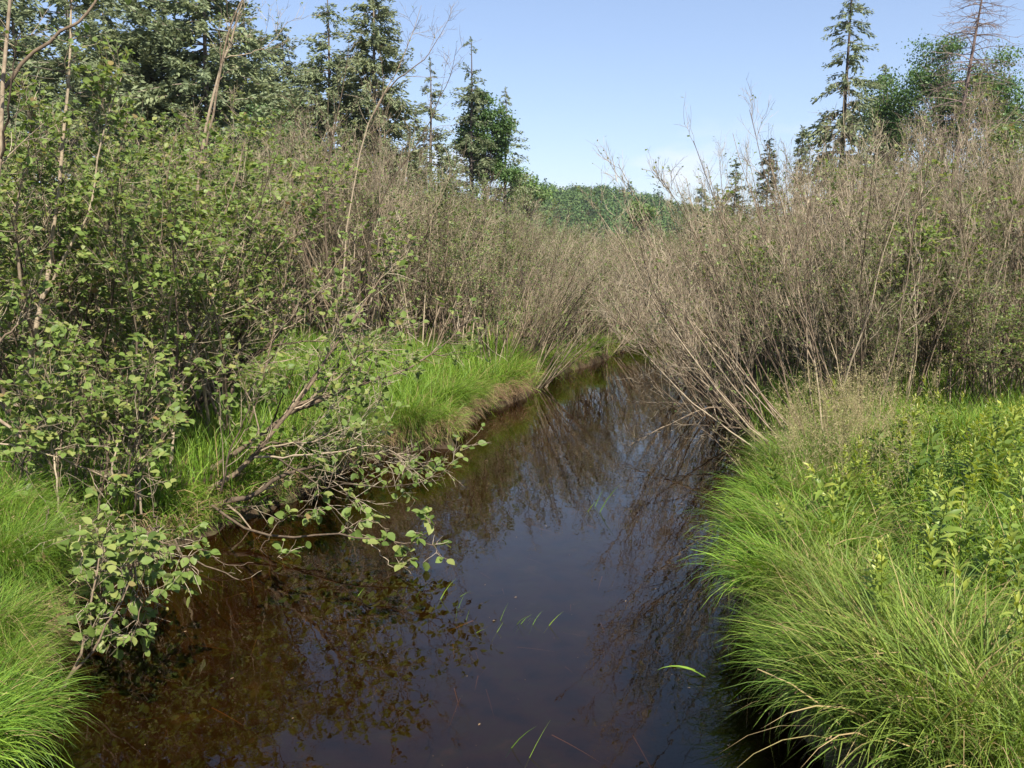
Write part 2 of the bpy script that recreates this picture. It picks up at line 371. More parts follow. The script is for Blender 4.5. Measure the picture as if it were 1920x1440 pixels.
# ------------------------------------------------------------------ shrub generator
def crom(pts, K):                       # smooth curve through control points, K+1 points
    p = np.asarray(pts, float); p = np.vstack([2 * p[0] - p[1], p, 2 * p[-1] - p[-2]]); n_ = len(p) - 3
    out = []
    for u in np.linspace(0, n_ - 1e-6, K + 1):
        i = int(u); t = u - i; a, b, c, d = p[i:i + 4]
        out.append(.5 * (2 * b + (c - a) * t + (2 * a - 5 * b + 4 * c - d) * t * t + (3 * b - a - 3 * c + d) * t ** 3))
    return np.array(out)

def free_stems(n_, H, spread=.25, lean=(0, 0), lean_sd=.22, base_r=.018, K=9, wob=.06, up=.02, lenvar=.3):
    a = rng.random(n_) * 6.283; r_ = spread * np.sqrt(rng.random(n_))
    S = np.stack([np.cos(a) * r_, np.sin(a) * r_, -0.08 + 0 * a], -1)
    D = np.stack([lean[0] + np.cos(a) * lean_sd * 1.2 + lean_sd * .8 * rng.standard_normal(n_), lean[1] + np.sin(a) * lean_sd * 1.2 + lean_sd * .8 * rng.standard_normal(n_), np.ones(n_)], -1)
    L = H * (1 - lenvar * rng.random(n_)) * np.sqrt(1 + lean[0] ** 2 + lean[1] ** 2) ** .6
    P = grow(S, D, L, K, wob, up)
    R = taper(base_r * (.6 + .6 * rng.random(n_)), np.full(n_, .0028), K, .9)
    return P, R

def ramify(P, R, n1=11, n2=6, n3=2, t0=.22, l1=.55, l2=.26, l3=.10, thick=1.0, up=.06, ang=(.45, .95), ang2=(.4, 1.0)):
    """branches, twigs and twiglets of stems P"""
    N, K = P.shape[0], P.shape[1] - 1
    i = np.repeat(np.arange(N), n1); t = t0 + (.985 - t0) * rng.random(len(i)) ** .8
    p, T = on(P, i, t); rr = np.interp(t, [0, 1], [1, .25]) * R[i, 0] * .42
    L = l1 * (.35 + 1.0 * (1 - t)) * (.5 + .9 * rng.random(len(i)))
    B1 = grow(p, side_dirs(T, rng.uniform(*ang, len(i))), L, 4, .13, up)
    R1 = taper(np.clip(rr, .002, .012) * thick, np.full(len(i), .0014 * thick), 4)
    par1 = i
    j = np.repeat(np.arange(len(B1)), n2); t = .2 + .8 * rng.random(len(j))
    p, T = on(B1, j, t)
    L = l2 * (.35 + rng.random(len(j)))
    B2 = grow(p, side_dirs(T, rng.uniform(*ang2, len(j))), L, 3, .16, up * .8)
    R2 = taper(np.full(len(j), .0022 * thick), np.full(len(j), .0011 * thick), 3)
    if n3:
        k = np.repeat(np.arange(len(B2)), n3); p, T = on(B2, k, .25 + .75 * rng.random(len(k)))
        B3 = grow(p, side_dirs(T, rng.uniform(*ang2, len(k))), l3 * (.4 + rng.random(len(k))), 2, .2, up * .5)
        R3 = taper(np.full(len(k), .0015 * thick), np.full(len(k), .0009 * thick), 2)
    else: B3 = R3 = None
    return (B1, R1, par1), (B2, R2), (B3, R3)

def twig_leaves(B, per, size, droop=.25, spread=.9):
    n_ = rng.poisson(per * 1.7, len(B)) * (rng.random(len(B)) < .6)
    i = np.repeat(np.arange(len(B)), n_)
    p, T = on(B, i, .35 + .65 * rng.random(len(i)) ** .7)
    x = rng.standard_normal(T.shape); x[:, 2] *= .45
    D = nrm(T * .7 + spread * nrm(x) + np.array([0, 0, -droop]))
    Nn = nrm(np.array([.25, -.2, 1.0]) + .42 * rng.standard_normal(D.shape))
    S = size * (.38 + .85 * rng.random(len(i)) ** .8)
    p = p + D * (S * .12)[:, None]
    return p, D, Nn, S

def one_geo(*batches):
    g_ = Geo()
    for P, R, s in batches:
        if P is not None: tubes(g_, P, R, s)
    return g_

# --- a kind of shrub whose meshes many individuals share
def make_proto(name, n_st, H, leaf_per, leaf_size, n1=11, n2=6, n3=2, thick=1.0, lean=(0, 0), lean_sd=.22, leafmat='thicket_leaf', l1=.55, shape='mid', l2=.26, up=.06, ang=(.45, .95), ang2=(.4, 1.0), wob=.06, br=.018):
    P, R = free_stems(n_st, H, lean=lean, lean_sd=lean_sd, wob=wob, base_r=br)
    (B1, R1, _), (B2, R2), (B3, R3) = ramify(P, R, n1, n2, n3, thick=thick, l1=l1, l2=l2, up=up, ang=ang, ang2=ang2)
    tw = one_geo((B2, R2, 3), (B3, R3, 3))
    stems = Geo(); tubes(stems, P, R, 5); tubes(stems, B1, R1, 3)
    fo = Geo()
    if leaf_per > 0:
        leaves(fo, *twig_leaves(B2, leaf_per, leaf_size), shape=shape)
        if B3 is not None: leaves(fo, *twig_leaves(B3, leaf_per * .3, leaf_size * .85), shape=shape)
    return dict(stems=stems.mesh(name + '_branches', M['bark'], True), twigs=tw.mesh(name + '_twigs', M['twig']),
                foliage=fo.mesh(name + '_foliage', M[leafmat]) if fo.n else None)

def put_shrub(proto, x, y, rz, sc, label, group, name='alder_shrub', sz=1.0, cat='shrub', sink=0.0):
    e = link(name, None, loc=(x, y, float(ground_z(x, y)) - .03 - sink)); e.rotation_euler = (0, 0, rz); e.scale = (sc, sc, sc * sz)
    tag(e, label, cat, group)
    link('branches', proto['stems'], e); t = link('twigs', proto['twigs'], e); t['kind'] = 'stuff'
    if proto['foliage']: f = link('foliage', proto['foliage'], e); f['kind'] = 'stuff'
    return e

LEAFDATA = []
for tint in (.1, .35, .6, .9):
    g = Geo(); v, q, t = LEAF['near']; g.add(v, q=q, t=t, tint=np.full(len(v), tint)); LEAFDATA.append(g.mesh('alder_leaf', M['alder_leaf'], True))

def near_shrub(base, stems, label, group=None, name='alder_shrub', n1=10, n2=5, n3=1, leaf_per=1.4, leaf_size=.07, n_leaf_obj=0, l1=.55, t0=.2, thick=1.15, up=.06,
               leafshape='near', leafmat='alder_leaf', l2=.26, ang=(.45, .95), droop=.25, ang2=(.4, 1.0)):
    """a shrub close to the camera: each stem its own part. stems: list of (points, r0, r1, density factor)"""
    base = np.asarray(base, float)
    e = link(name, None, loc=base); tag(e, label, 'shrub', group)
    tg, fo = Geo(), Geo(); LP = []
    for pts, r0, r1, dens in stems:
        P = (np.asarray(pts)[None] if len(pts) > 9 else crom(pts, 12)[None]).astype(float)
        K = P.shape[1] - 1; P[:, 1:-1] += .008 * rng.standard_normal(P[:, 1:-1].shape)
        R = taper(np.array([r0]), np.array([r1]), K, .9)
        a = max(1, int(round(n1 * dens)))
        (B1, R1, _), (B2, R2), (B3, R3) = ramify(P, R, a, n2, n3, thick=thick, l1=l1, t0=t0, up=up, l2=l2, ang=ang, ang2=ang2)
        sg = Geo(); tubes(sg, P, R, 7); so_ = link('stem', sg.mesh('stem', M['bark'], True, base), e)
        sb = Geo(); tubes(sb, B1, R1, 4); sb_ = link('side_branches', sb.mesh('side_branches', M['bark'], True, base), so_); sb_['kind'] = 'stuff'
        tubes(tg, B2, R2, 3)
        if B3 is not None: tubes(tg, B3, R3, 3)
        if leaf_per > 0:
            LP.append(twig_leaves(B2, leaf_per, leaf_size, droop))
            LP.append(twig_leaves(B1, leaf_per * .8, leaf_size, droop))
            if B3 is not None: LP.append(twig_leaves(B3, leaf_per * .5, leaf_size * .8, droop))
    o_ = link('twigs', tg.mesh('twigs', M['twig'], False, base), e); o_['kind'] = 'stuff'
    if LP:
        p, D, Nn, S = [np.concatenate(k) for k in zip(*LP)]
        if n_leaf_obj:
            dist = np.linalg.norm(p - np.array([0, 0, CAM_H]), axis=1)
            px = p[:, 0] / p[:, 1]; vis = (np.abs(px) < .6)
            order = np.argsort(-(S / dist) * vis)[:n_leaf_obj]
            Xa, Ya, Za = leaf_frames(D[order], Nn[order])
            for k, i in enumerate(order):
                ob = bpy.data.objects.new('leaf', LEAFDATA[int(rng.integers(4))]); scene.collection.objects.link(ob); ob.parent = e
                s_ = S[i]; pp = p[i] - base
                ob.matrix_local = Matrix(((Xa[k, 0] * s_, Ya[k, 0] * s_, Za[k, 0] * s_, pp[0]), (Xa[k, 1] * s_, Ya[k, 1] * s_, Za[k, 1] * s_, pp[1]), (Xa[k, 2] * s_, Ya[k, 2] * s_, Za[k, 2] * s_, pp[2]), (0, 0, 0, 1)))
            keep = np.ones(len(p), bool); keep[order] = False
            p, D, Nn, S = p[keep], D[keep], Nn[keep], S[keep]
        leaves(fo, p, D, Nn, S, leafshape)
        if fo.n: o_ = link('foliage', fo.mesh('foliage', M[leafmat], False, base), e); o_['kind'] = 'stuff'
    return e

def Wl(*pts): return [W(*p) for p in pts]

# ------------------------------------------------------------------ left bank, near alders with their own stems
b0 = W(300, 985, 7.7); b0[2] = .25
near_shrub(b0, [
    (Wl((262, 1000, 7.5), (330, 975, 7.6), (400, 945, 7.8), (470, 930, 7.9), (530, 893, 8.0), (600, 872, 8.1)), .045, .012, .4),
    (Wl((370, 925, 7.9), (410, 905, 8.0), (457, 877, 8.1), (530, 787, 8.25), (583, 720, 8.4), (633, 643, 8.5), (690, 560, 8.7), (740, 480, 8.9)), .034, .004, 1.3),
    (Wl((345, 905, 8.3), (390, 880, 8.4), (467, 833, 8.5), (547, 773, 8.6), (640, 733, 8.8), (740, 700, 9.0), (822, 657, 9.2), (872, 600, 9.3)), .036, .004, 1.3),
    (Wl((530, 787, 8.3), (560, 745, 8.4), (600, 690, 8.5), (628, 640, 8.6), (640, 590, 8.6)), .014, .003, .8),
    (Wl((545, 775, 8.6), (600, 735, 8.5), (650, 695, 8.4), (680, 660, 8.3), (760, 655, 8.3)), .018, .003, .8),
    (Wl((478, 857, 8.1), (520, 858, 7.9), (570, 852, 7.8), (650, 845, 7.7), (700, 835, 7.7), (760, 862, 7.6)), .012, .002, .7),
    (Wl((490, 845, 8.1), (535, 832, 8.0), (575, 830, 7.9), (625, 812, 7.8), (680, 795, 7.8)), .010, .002, .7),
    (Wl((500, 850, 8.1), (540, 870, 7.8), (580, 895, 7.6), (610, 915, 7.5), (640, 905, 7.4), (700, 912, 7.3), (770, 908, 7.2), (828, 900, 7.2)), .010, .002, .6),
    (Wl((330, 930, 8.2), (320, 860, 8.3), (330, 760, 8.4), (360, 660, 8.5), (400, 560, 8.6), (430, 450, 8.7)), .022, .003, 1.3),
], 'leafy alder leaning over the water from the left bank, thick forked stems', n1=16, n2=6, n3=2, leaf_per=1.15, leaf_size=.075, n_leaf_obj=290, l1=.75)
b1 = W(400, 950, 7.6); b1[2] = .22
near_shrub(b1, [
    (Wl((398, 948, 7.6), (440, 980, 7.4), (505, 1004, 7.2), (570, 1006, 7.1), (635, 1000, 7.0), (690, 1012, 6.9), (760, 1018, 6.85), (800, 1019, 6.8), (826, 1042, 6.75)), .013, .003, 1.0),
    (Wl((505, 1004, 7.2), (530, 975, 7.15), (570, 960, 7.1), (600, 955, 7.1)), .004, .0015, .7),
    (Wl((635, 1000, 7.0), (660, 985, 6.95), (690, 975, 6.9), (730, 992, 6.9)), .004, .0015, .8),
    (Wl((690, 1012, 6.9), (715, 1040, 6.8), (735, 1062, 6.75), (770, 1050, 6.7)), .004, .0015, .8),
    (Wl((795, 1019, 6.8), (803, 1000, 6.8), (806, 975, 6.8)), .003, .0015, .6),
    (Wl((505, 1004, 7.2), (490, 1030, 7.1), (510, 1045, 7.05), (540, 1040, 7.0)), .003, .0012, .7),
], 'long thin alder branch with sparse leaves hanging over the dark water', n1=5, n2=2, n3=0, leaf_per=2.2, leaf_size=.085, n_leaf_obj=240, l1=.16, l2=.10, t0=.12, name='alder_branch', up=.02, droop=.35)
b2 = W(150, 1255, 4.95); b2[2] = .15
near_shrub(b2, [
    (Wl((120, 1290, 4.75), (145, 1240, 4.85), (165, 1180, 4.95), (175, 1100, 5.05), (190, 1030, 5.25), (210, 960, 5.45)), .010, .003, 1.0),
    (Wl((110, 1300, 4.75), (170, 1220, 4.85), (215, 1150, 4.95), (245, 1080, 5.05), (262, 1020, 5.15)), .009, .002, 1.0),
    (Wl((262, 1000, 5.85), (250, 1040, 5.55), (258, 1100, 5.35), (262, 1150, 5.25), (245, 1195, 5.15)), .006, .002, 1.2),
    (Wl((230, 985, 5.95), (200, 1020, 5.65), (190, 1070, 5.45), (200, 1130, 5.35), (185, 1180, 5.25)), .006, .002, 1.2),
    (Wl((280, 985, 5.95), (310, 1020, 5.85), (335, 1030, 5.75), (345, 1055, 5.65)), .006, .002, .9),
    (Wl((150, 985, 5.65), (150, 1020, 5.45), (160, 1080, 5.25)), .005, .002, .8),
    (Wl((120, 1285, 4.75), (110, 1240, 4.75), (100, 1215, 4.75), (70, 1200, 4.75)), .005, .002, .8),
], 'drooping alder sprays with pale broad leaves beside the lower left sedge', n1=11, n2=3, n3=0, leaf_per=1.8, leaf_size=.066, n_leaf_obj=300, l1=.26, l2=.13, t0=.15, up=.0, droop=.4)
bd = W(330, 1010, 6.9); bd[2] = .2
near_shrub(bd, [
    (Wl((325, 1005, 6.9), (340, 1040, 6.8), (385, 1060, 6.7), (425, 1075, 6.6), (455, 1095, 6.5), (472, 1118, 6.45)), .008, .003, .5),
    (Wl((345, 1045, 6.8), (370, 1070, 6.7), (400, 1090, 6.6), (425, 1102, 6.55)), .006, .002, .5),
    (Wl((345, 1045, 6.8), (400, 1045, 6.8), (440, 1060, 6.7), (475, 1055, 6.7)), .004, .002, .5),
], 'pale dead leafless twig poking down over the water at left', name='dead_branch', n1=6, n2=1, n3=0, leaf_per=0, l1=.13, l2=.07, up=-.05)
b3 = W(330, 800, 9.8); b3[2] = .4
near_shrub(b3, [
    (Wl((330, 800, 9.8), (367, 763, 9.8), (433, 693, 9.9), (500, 653, 10.0), (547, 593, 10.1), (600, 550, 10.2), (680, 480, 10.4), (770, 400, 10.6)), .040, .004, 1.4),
    (Wl((350, 790, 9.9), (400, 745, 10.0), (440, 690, 10.1), (470, 610, 10.2), (500, 520, 10.3), (545, 430, 10.4), (600, 330, 10.5)), .030, .004, 1.5),
    (Wl((300, 810, 9.7), (330, 735, 9.7), (385, 650, 9.8), (420, 570, 9.8), (450, 470, 9.9), (500, 380, 10.0)), .028, .004, 1.5),
    (Wl((440, 690, 10.0), (455, 600, 10.0), (480, 520, 10.0), (500, 440, 10.1)), .016, .003, 1.0),
    (Wl((500, 653, 10.0), (570, 640, 10.0), (660, 640, 10.0), (740, 620, 10.0)), .012, .002, 1.0),
], 'alder with thick brown diagonal stems above the bright grass, left bank', n1=14, n2=7, n3=2, leaf_per=1.1, leaf_size=.06, leafshape='mid', l1=.75)
b4 = W(160, 830, 9.0); b4[2] = .4
near_shrub(b4, [
    (Wl((150, 810, 9.0), (152, 740, 9.0), (153, 667, 9.0), (170, 567, 9.1), (200, 450, 9.2), (215, 330, 9.2), (240, 220, 9.3)), .026, .004, 1.5),
    (Wl((152, 700, 9.0), (135, 620, 8.9), (130, 540, 8.8), (110, 440, 8.8), (100, 330, 8.8)), .016, .003, 1.2),
    (Wl((225, 790, 9.1), (240, 727, 9.1), (300, 623, 9.2), (325, 573, 9.2), (380, 480, 9.3), (430, 380, 9.4), (460, 260, 9.5)), .026, .004, 1.5),
    (Wl((235, 760, 9.1), (255, 680, 9.1), (280, 590, 9.1), (300, 480, 9.2), (310, 360, 9.2), (330, 250, 9.3)), .018, .004, 1.5),
    (Wl((190, 900, 8.6), (205, 830, 8.5), (215, 740, 8.5), (250, 640, 8.4), (300, 540, 8.4)), .020, .003, 1.4),
], 'upright leafy alder with slim stems in the green mass at left', n1=12, n2=7, n3=1, leaf_per=2.6, leaf_size=.07, n_leaf_obj=120)
b5 = W(40, 770, 8.2); b5[2] = .45
near_shrub(b5, [
    (Wl((32, 760, 8.2), (47, 700, 8.2), (70, 607, 8.2), (93, 487, 8.3), (108, 370, 8.3), (125, 200, 8.4), (132, 60, 8.4), (140, -60, 8.5)), .036, .006, 1.6),
    (Wl((60, 640, 8.2), (40, 540, 8.0), (30, 420, 7.9), (50, 300, 7.9), (60, 180, 7.9)), .020, .004, 1.4),
    (Wl((20, 780, 8.0), (-20, 640, 7.9), (-30, 480, 7.9), (-10, 330, 7.9)), .024, .004, 1.4),
    (Wl((80, 560, 8.2), (130, 470, 8.2), (170, 380, 8.2), (190, 260, 8.2), (230, 140, 8.2)), .016, .004, 1.4),
], 'tall leafy alder with a stout brown stem near the left edge', n1=13, n2=7, n3=1, leaf_per=2.6, leaf_size=.068, n_leaf_obj=100)
b6 = W(-40, 900, 5.6); b6[2] = .4
near_shrub(b6, [
    (Wl((-60, 900, 5.6), (-40, 640, 5.6), (-14, 420, 5.6), (2, 300, 5.6), (8, 160, 5.65), (18, 40, 5.7), (30, -60, 5.7)), .020, .009, .5),
    (Wl((8, 165, 5.65), (50, 112, 5.7), (110, 62, 5.75), (150, 35, 5.8), (185, -8, 5.9), (210, -60, 6.0)), .013, .006, .6),
    (Wl((0, 300, 5.6), (15, 200, 5.5), (22, 120, 5.5), (40, 60, 5.5)), .008, .003, .5),
], 'smooth grey stem rising along the left edge with a curved side branch', n1=7, n2=3, n3=1, leaf_per=.9, leaf_size=.06, l1=.4, t0=.45)
b7 = W(350, 700, 11.5); b7[2] = .5
near_shrub(b7, [
    (Wl((345, 690, 11.5), (352, 560, 11.5), (362, 420, 11.5), (378, 290, 11.5), (400, 180, 11.5), (425, 90, 11.6), (450, 20, 11.6), (470, -50, 11.6)), .030, .008, .8),
    (Wl((372, 330, 11.5), (395, 240, 11.4), (410, 140, 11.4), (430, 60, 11.4), (460, -10, 11.4), (500, -60, 11.4)), .018, .006, .8),
    (Wl((420, 110, 11.5), (470, 100, 11.5), (510, 80, 11.5), (540, 40, 11.5)), .008, .003, .7),
], 'pale twin stems of a tall alder standing before the spruces', n1=9, n2=4, n3=2, leaf_per=.35, leaf_size=.05, leafshape='mid', t0=.35)
b8 = W(640, 560, 15); b8[2] = .5
near_shrub(b8, [
    (Wl((640, 560, 15), (655, 400, 15), (688, 240, 15), (732, 156, 15), (760, 100, 15), (790, 10, 15)), .018, .003, 1.0),
    (Wl((700, 215, 15), (732, 160, 15), (775, 128, 15), (803, 100, 15), (838, 42, 15)), .016, .003, .7),
    (Wl((690, 540, 15), (700, 420, 15), (740, 330, 15), (790, 260, 15), (825, 185, 15), (845, 140, 15), (855, 92, 15)), .015, .003, .9),
    (Wl((620, 560, 14.8), (610, 430, 14.8), (615, 300, 14.8), (640, 180, 14.8), (655, 70, 14.8)), .024, .003, 1.0),
    (Wl((600, 560, 14.8), (560, 430, 14.8), (545, 300, 14.8), (560, 200, 14.8)), .020, .003, 1.0),
], 'tall half bare alder whose dark twig tips cross the open sky', n1=10, n2=5, n3=2, leaf_per=.10, leaf_size=.05, leafshape='mid', l1=.7)
b9 = W(-20, 850, 6.6); b9[2] = .4
near_shrub(b9, [
    (Wl((-60, 760, 6.6), (0, 787, 6.6), (67, 840, 6.6), (147, 873, 6.7), (207, 897, 6.8), (260, 890, 6.9)), .016, .003, 1.0),
    (Wl((-60, 820, 6.5), (20, 835, 6.5), (80, 850, 6.5), (150, 860, 6.6)), .008, .002, .8),
    (Wl((180, 1000, 6.9), (190, 930, 6.9), (200, 850, 6.9), (215, 780, 7.0), (240, 700, 7.0)), .014, .003, 1.0),
    (Wl((135, 985, 6.9), (135, 920, 6.9), (150, 840, 6.9), (160, 760, 6.9)), .016, .003, 1.0),
    (Wl((-60, 700, 6.6), (0, 640, 6.6), (40, 600, 6.7), (70, 540, 6.7)), .012, .003, 1.0),
], 'low spreading alder limb with leaves above the left sedge', n1=9, n2=4, n3=1, leaf_per=1.6, leaf_size=.07, l1=.35, n_leaf_obj=120)

st = []
for k in range(17):
    bx_, by_ = rng.uniform(0, 430), rng.uniform(915, 985); Yd = rng.uniform(6.5, 7.6); lx = rng.uniform(-30, 90)
    st.append((Wl((bx_, by_, Yd), (bx_ + lx * .2, by_ - 70, Yd), (bx_ + lx * .6, by_ - 150, Yd + .1), (bx_ + lx, by_ - rng.uniform(190, 300), Yd + .1)), .010, .002, 1.0))
b10 = W(210, 960, 7.2); b10[2] = .35
near_shrub(b10, st, 'bushy low alder with many pale leaves before the dark left thicket', n1=14, n2=4, n3=0, leaf_per=2.3, leaf_size=.066, l1=.48, l2=.2, n_leaf_obj=300, t0=.1, droop=.3)
st = []
for k in range(12):
    bx_, by_ = rng.uniform(90, 330), rng.uniform(950, 1000); Yd = rng.uniform(5.6, 6.3); lx = rng.uniform(-40, 60)
    st.append((Wl((bx_, by_, Yd + .3), (bx_ + lx * .4, by_ + 10, Yd + .1), (bx_ + lx * .8, by_ + 50, Yd), (bx_ + lx, by_ + rng.uniform(90, 210), Yd)), .006, .0015, 1.0))
b11 = W(200, 980, 6.2); b11[2] = .35
near_shrub(b11, st, 'curtain of alder leaves hanging down to the left inlet', n1=9, n2=3, n3=0, leaf_per=1.25, leaf_size=.066, l1=.30, l2=.14, n_leaf_obj=300, t0=.1, droop=.4, up=-.02)

# leafy alders filling the left mass
leafy = [make_proto('leafy_alder', 10, 3.4, 3.7, .062, n1=13, n2=7, n3=0, lean=(.12, -.1), lean_sd=.28, leafmat='alder_leaf', l1=.6) for _ in range(3)]
mixed = [make_proto('mixed_alder', 14, 3.2, 2.9, .048, n1=11, n2=6, n3=1, l1=.58, shape='far', up=.09, ang=(.3, .75), ang2=(.3, .85), wob=.045, br=.016) for _ in range(3)]
bare = [make_proto('bare_alder', 17, 3.3, .40, .042, n1=9, n2=6, n3=2, l1=.62, l2=.3, shape='far', up=.11, ang=(.25, .6), ang2=(.25, .7), wob=.04, br=.016) for _ in range(4)]
over = [make_proto('leaning_alder', 14, 3.2, 1.0, .042, n1=10, n2=6, n3=2, l1=.6, shape='far', lean=(.55, -.25), up=.09, ang=(.25, .65), ang2=(.3, .8), wob=.045) for _ in range(2)]
def scatter(n_, px, yr, dmin, gap, taken, dmax=99, tries=6000, yp=1.0):
    out = []
    for _ in range(tries):
        y = yr[0] + (yr[1] - yr[0]) * rng.random() ** yp; x = (rng.uniform(*px) - 960) / FOC * y
        d = float(stream_d(x, y))
        if d < dmin or d > dmax: continue
        if any((x - a) ** 2 + (y - b) ** 2 < gap * gap for a, b in taken): continue
        taken.append((x, y)); out.append((x, y))
        if len(out) == n_: break
    return out
taken = []
for x, y in scatter(25, (-160, 430), (8.8, 17), .5, .85, taken):
    put_shrub(leafy[rng.integers(3)], x, y, rng.uniform(-.7, .7), rng.uniform(.95, 1.25) * np.interp(y, [9, 16], [1, 1.15]), 'leafy green alder shrub crowded in the tall left thicket', 'leafy alders of the left thicket')
for x, y in scatter(18, (880, 1230), (15.5, 30), .06, .7, taken, 1.2):
    put_shrub((over + over + mixed)[rng.integers(7)], x, y, rng.uniform(-.5, .5), rng.uniform(.72, .95), 'twiggy alder shrub at the water edge before the stream bend', 'alders along the far left water edge')
for x, y in scatter(62, (380, 1040), (17.5, 36), .8, .95, taken, yp=1.3):
    put_shrub((bare + mixed + mixed)[rng.integers(10)], x, y, rng.uniform(-3, 3), np.interp(960 + x / y * FOC, [400, 700, 850, 1000], [1.55, 1.4, 1.15, 1.0]) * rng.uniform(.9, 1.15), 'grey brown twiggy alder in the thicket behind the grassy left bank', 'twiggy alders behind the left bank')
for x, y in scatter(40, (-150, 420), (17, 32), .8, 1.1, taken):
    put_shrub((leafy + mixed)[rng.integers(6)], x, y, rng.uniform(-3, 3), rng.uniform(1.05, 1.35), 'dense alder deep in the left thicket below the conifers', 'alders below the left conifers')
for x, y in scatter(44, (990, 1360), (27, 50), .6, 1.2, taken):
    put_shrub((bare + mixed + mixed)[rng.integers(10)], x, y, rng.uniform(-3, 3), np.interp(960 + x / y * FOC, [1000, 1100, 1330], [.95, .82, .85]) * rng.uniform(.88, 1.1), 'alder in the low thicket closing the far end of the stream', 'alders at the far end of the stream')

# ------------------------------------------------------------------ right bank alders
def leaning(base, n_, H, lean, sd, label, br=.016, **kw):
    P, R = free_stems(n_, H, .22, lean, sd, br, K=11, wob=.055, up=.06)
    st = [(P[k] + base, R[k, 0], .003, 1.0) for k in range(n_)]
    return near_shrub(base, st, label, 'bare alders along the right bank', **kw)
RF = [((1480, 884, .10), 12, 3.0, (-1.05, .15), .26, 'lowest bare alder at the right bank, stems leaning far over the stream'),
      ((1420, 822, .10), 12, 2.9, (-.80, .2), .30, 'bare alder fanning over the water just beyond the green sedge mound'),
      ((1535, 850, .25), 13, 3.5, (-.50, .15), .26, 'bare alder leaning left behind the hazy seed grass, many straight stems'),
      ((1350, 765, .10), 8, 2.9, (-.70, .1), .30, 'bare alder dipping twigs to the water midway along the right bank'),
      ((1600, 800, .40), 14, 4.0, (-.24, .1), .24, 'tall bare alder rising behind the pale seed grass on the right bank'),
      ((1318, 722, .10), 8, 2.9, (-.50, .1), .30, 'bare alder on the right bank opposite the yellow bank clump'),
      ((1690, 765, .50), 14, 4.2, (-.16, .1), .22, 'tall bare alder directly behind the yellow green herbs'),
      ((1775, 725, .60), 9, 4.3, (-.12, .1), .22, 'bare alder with dark curved stems behind the herbs at right'),
      ((1865, 715, .60), 9, 4.3, (-.05, .1), .22, 'bare alder with dark upright stems close to the right edge'),
      ((1300, 690, .10), 8, 2.8, (-.40, .1), .30, 'farthest bare alder on the right bank near the stream bend')]
for k, ((px, py, z), n_, H, ln, sd, lab) in enumerate(RF):
    b_ = G(px, py, z); b_[2] = float(ground_z(b_[0], b_[1]))
    taken.append((b_[0], b_[1]))
    leaning(b_, n_, H, ln, sd, lab, br=.012 if k not in (7, 8) else .020, n1=11, n2=6, n3=2, leaf_per=.36, leaf_size=.042, leafshape='far', leafmat='thicket_leaf', l1=.7, thick=1.0, up=.10, ang=(.22, .6), ang2=(.25, .75))
bq = W(1400, 790, 10.6); bq[2] = .15
near_shrub(bq, [
    (Wl((1420, 768, 11.2), (1370, 762, 11.1), (1310, 770, 11.0), (1255, 797, 10.9), (1215, 815, 10.8), (1184, 832, 10.7)), .014, .003, .8),
    (Wl((1400, 760, 11.8), (1320, 755, 11.7), (1250, 755, 11.6), (1182, 757, 11.6)), .010, .003, .8),
    (Wl((1330, 740, 11.6), (1270, 720, 11.5), (1220, 716, 11.4), (1180, 724, 11.3)), .008, .002, .8),
    (Wl((1395, 890, 9.6), (1360, 845, 9.8), (1330, 815, 10.0), (1310, 798, 10.1)), .010, .003, .4),
    (Wl((1480, 825, 10.2), (1420, 808, 10.3), (1340, 800, 10.5), (1270, 795, 10.7)), .009, .002, .8),
], 'tangle of pale dead sticks reaching low over the water from the right bank', name='dead_branch', n1=9, n2=3, n3=1, leaf_per=0, l1=.35, l2=.18, up=-.02)
for x, y in scatter(52, (1330, 2060), (11.2, 22), .7, .85, taken):
    k = rng.random(); pr_ = leafy[rng.integers(3)] if (k < .14 and x / y > .33) else (mixed[rng.integers(3)] if k < .45 else bare[rng.integers(4)])
    px = 960 + x / y * FOC
    put_shrub(pr_, x, y, rng.uniform(-3, 3), (.8 if k < .14 else 1) * (np.interp(px, [1280, 1420, 1600, 1900], [1.0, 1.2, 1.22, 1.38]) * rng.uniform(.78, 1.15)), 'bare brown alder in the front of the dense right thicket', 'bare alders of the right thicket')
for x, y in scatter(46, (1270, 2060), (22, 36), .7, 1.2, taken):
    px = 960 + x / y * FOC
    put_shrub((mixed + bare + bare)[rng.integers(11)], x, y, rng.uniform(-3, 3), np.interp(px, [1250, 1400, 1600, 1900], [1.0, 1.15, 1.3, 1.75]) * rng.uniform(.85, 1.12), 'brown alder far back in the right thicket below the trees', 'alders at the back of the right thicket')
for x, y in scatter(30, (1440, 2050), (10.6, 17), .9, .55, taken):
    put_shrub((leafy + mixed)[rng.integers(6)], x, y, rng.uniform(-3, 3), rng.uniform(.5, .85), 'low leafy alder growing among the bare stems at right', 'leafy undergrowth of the right thicket')
print('shrubs done')

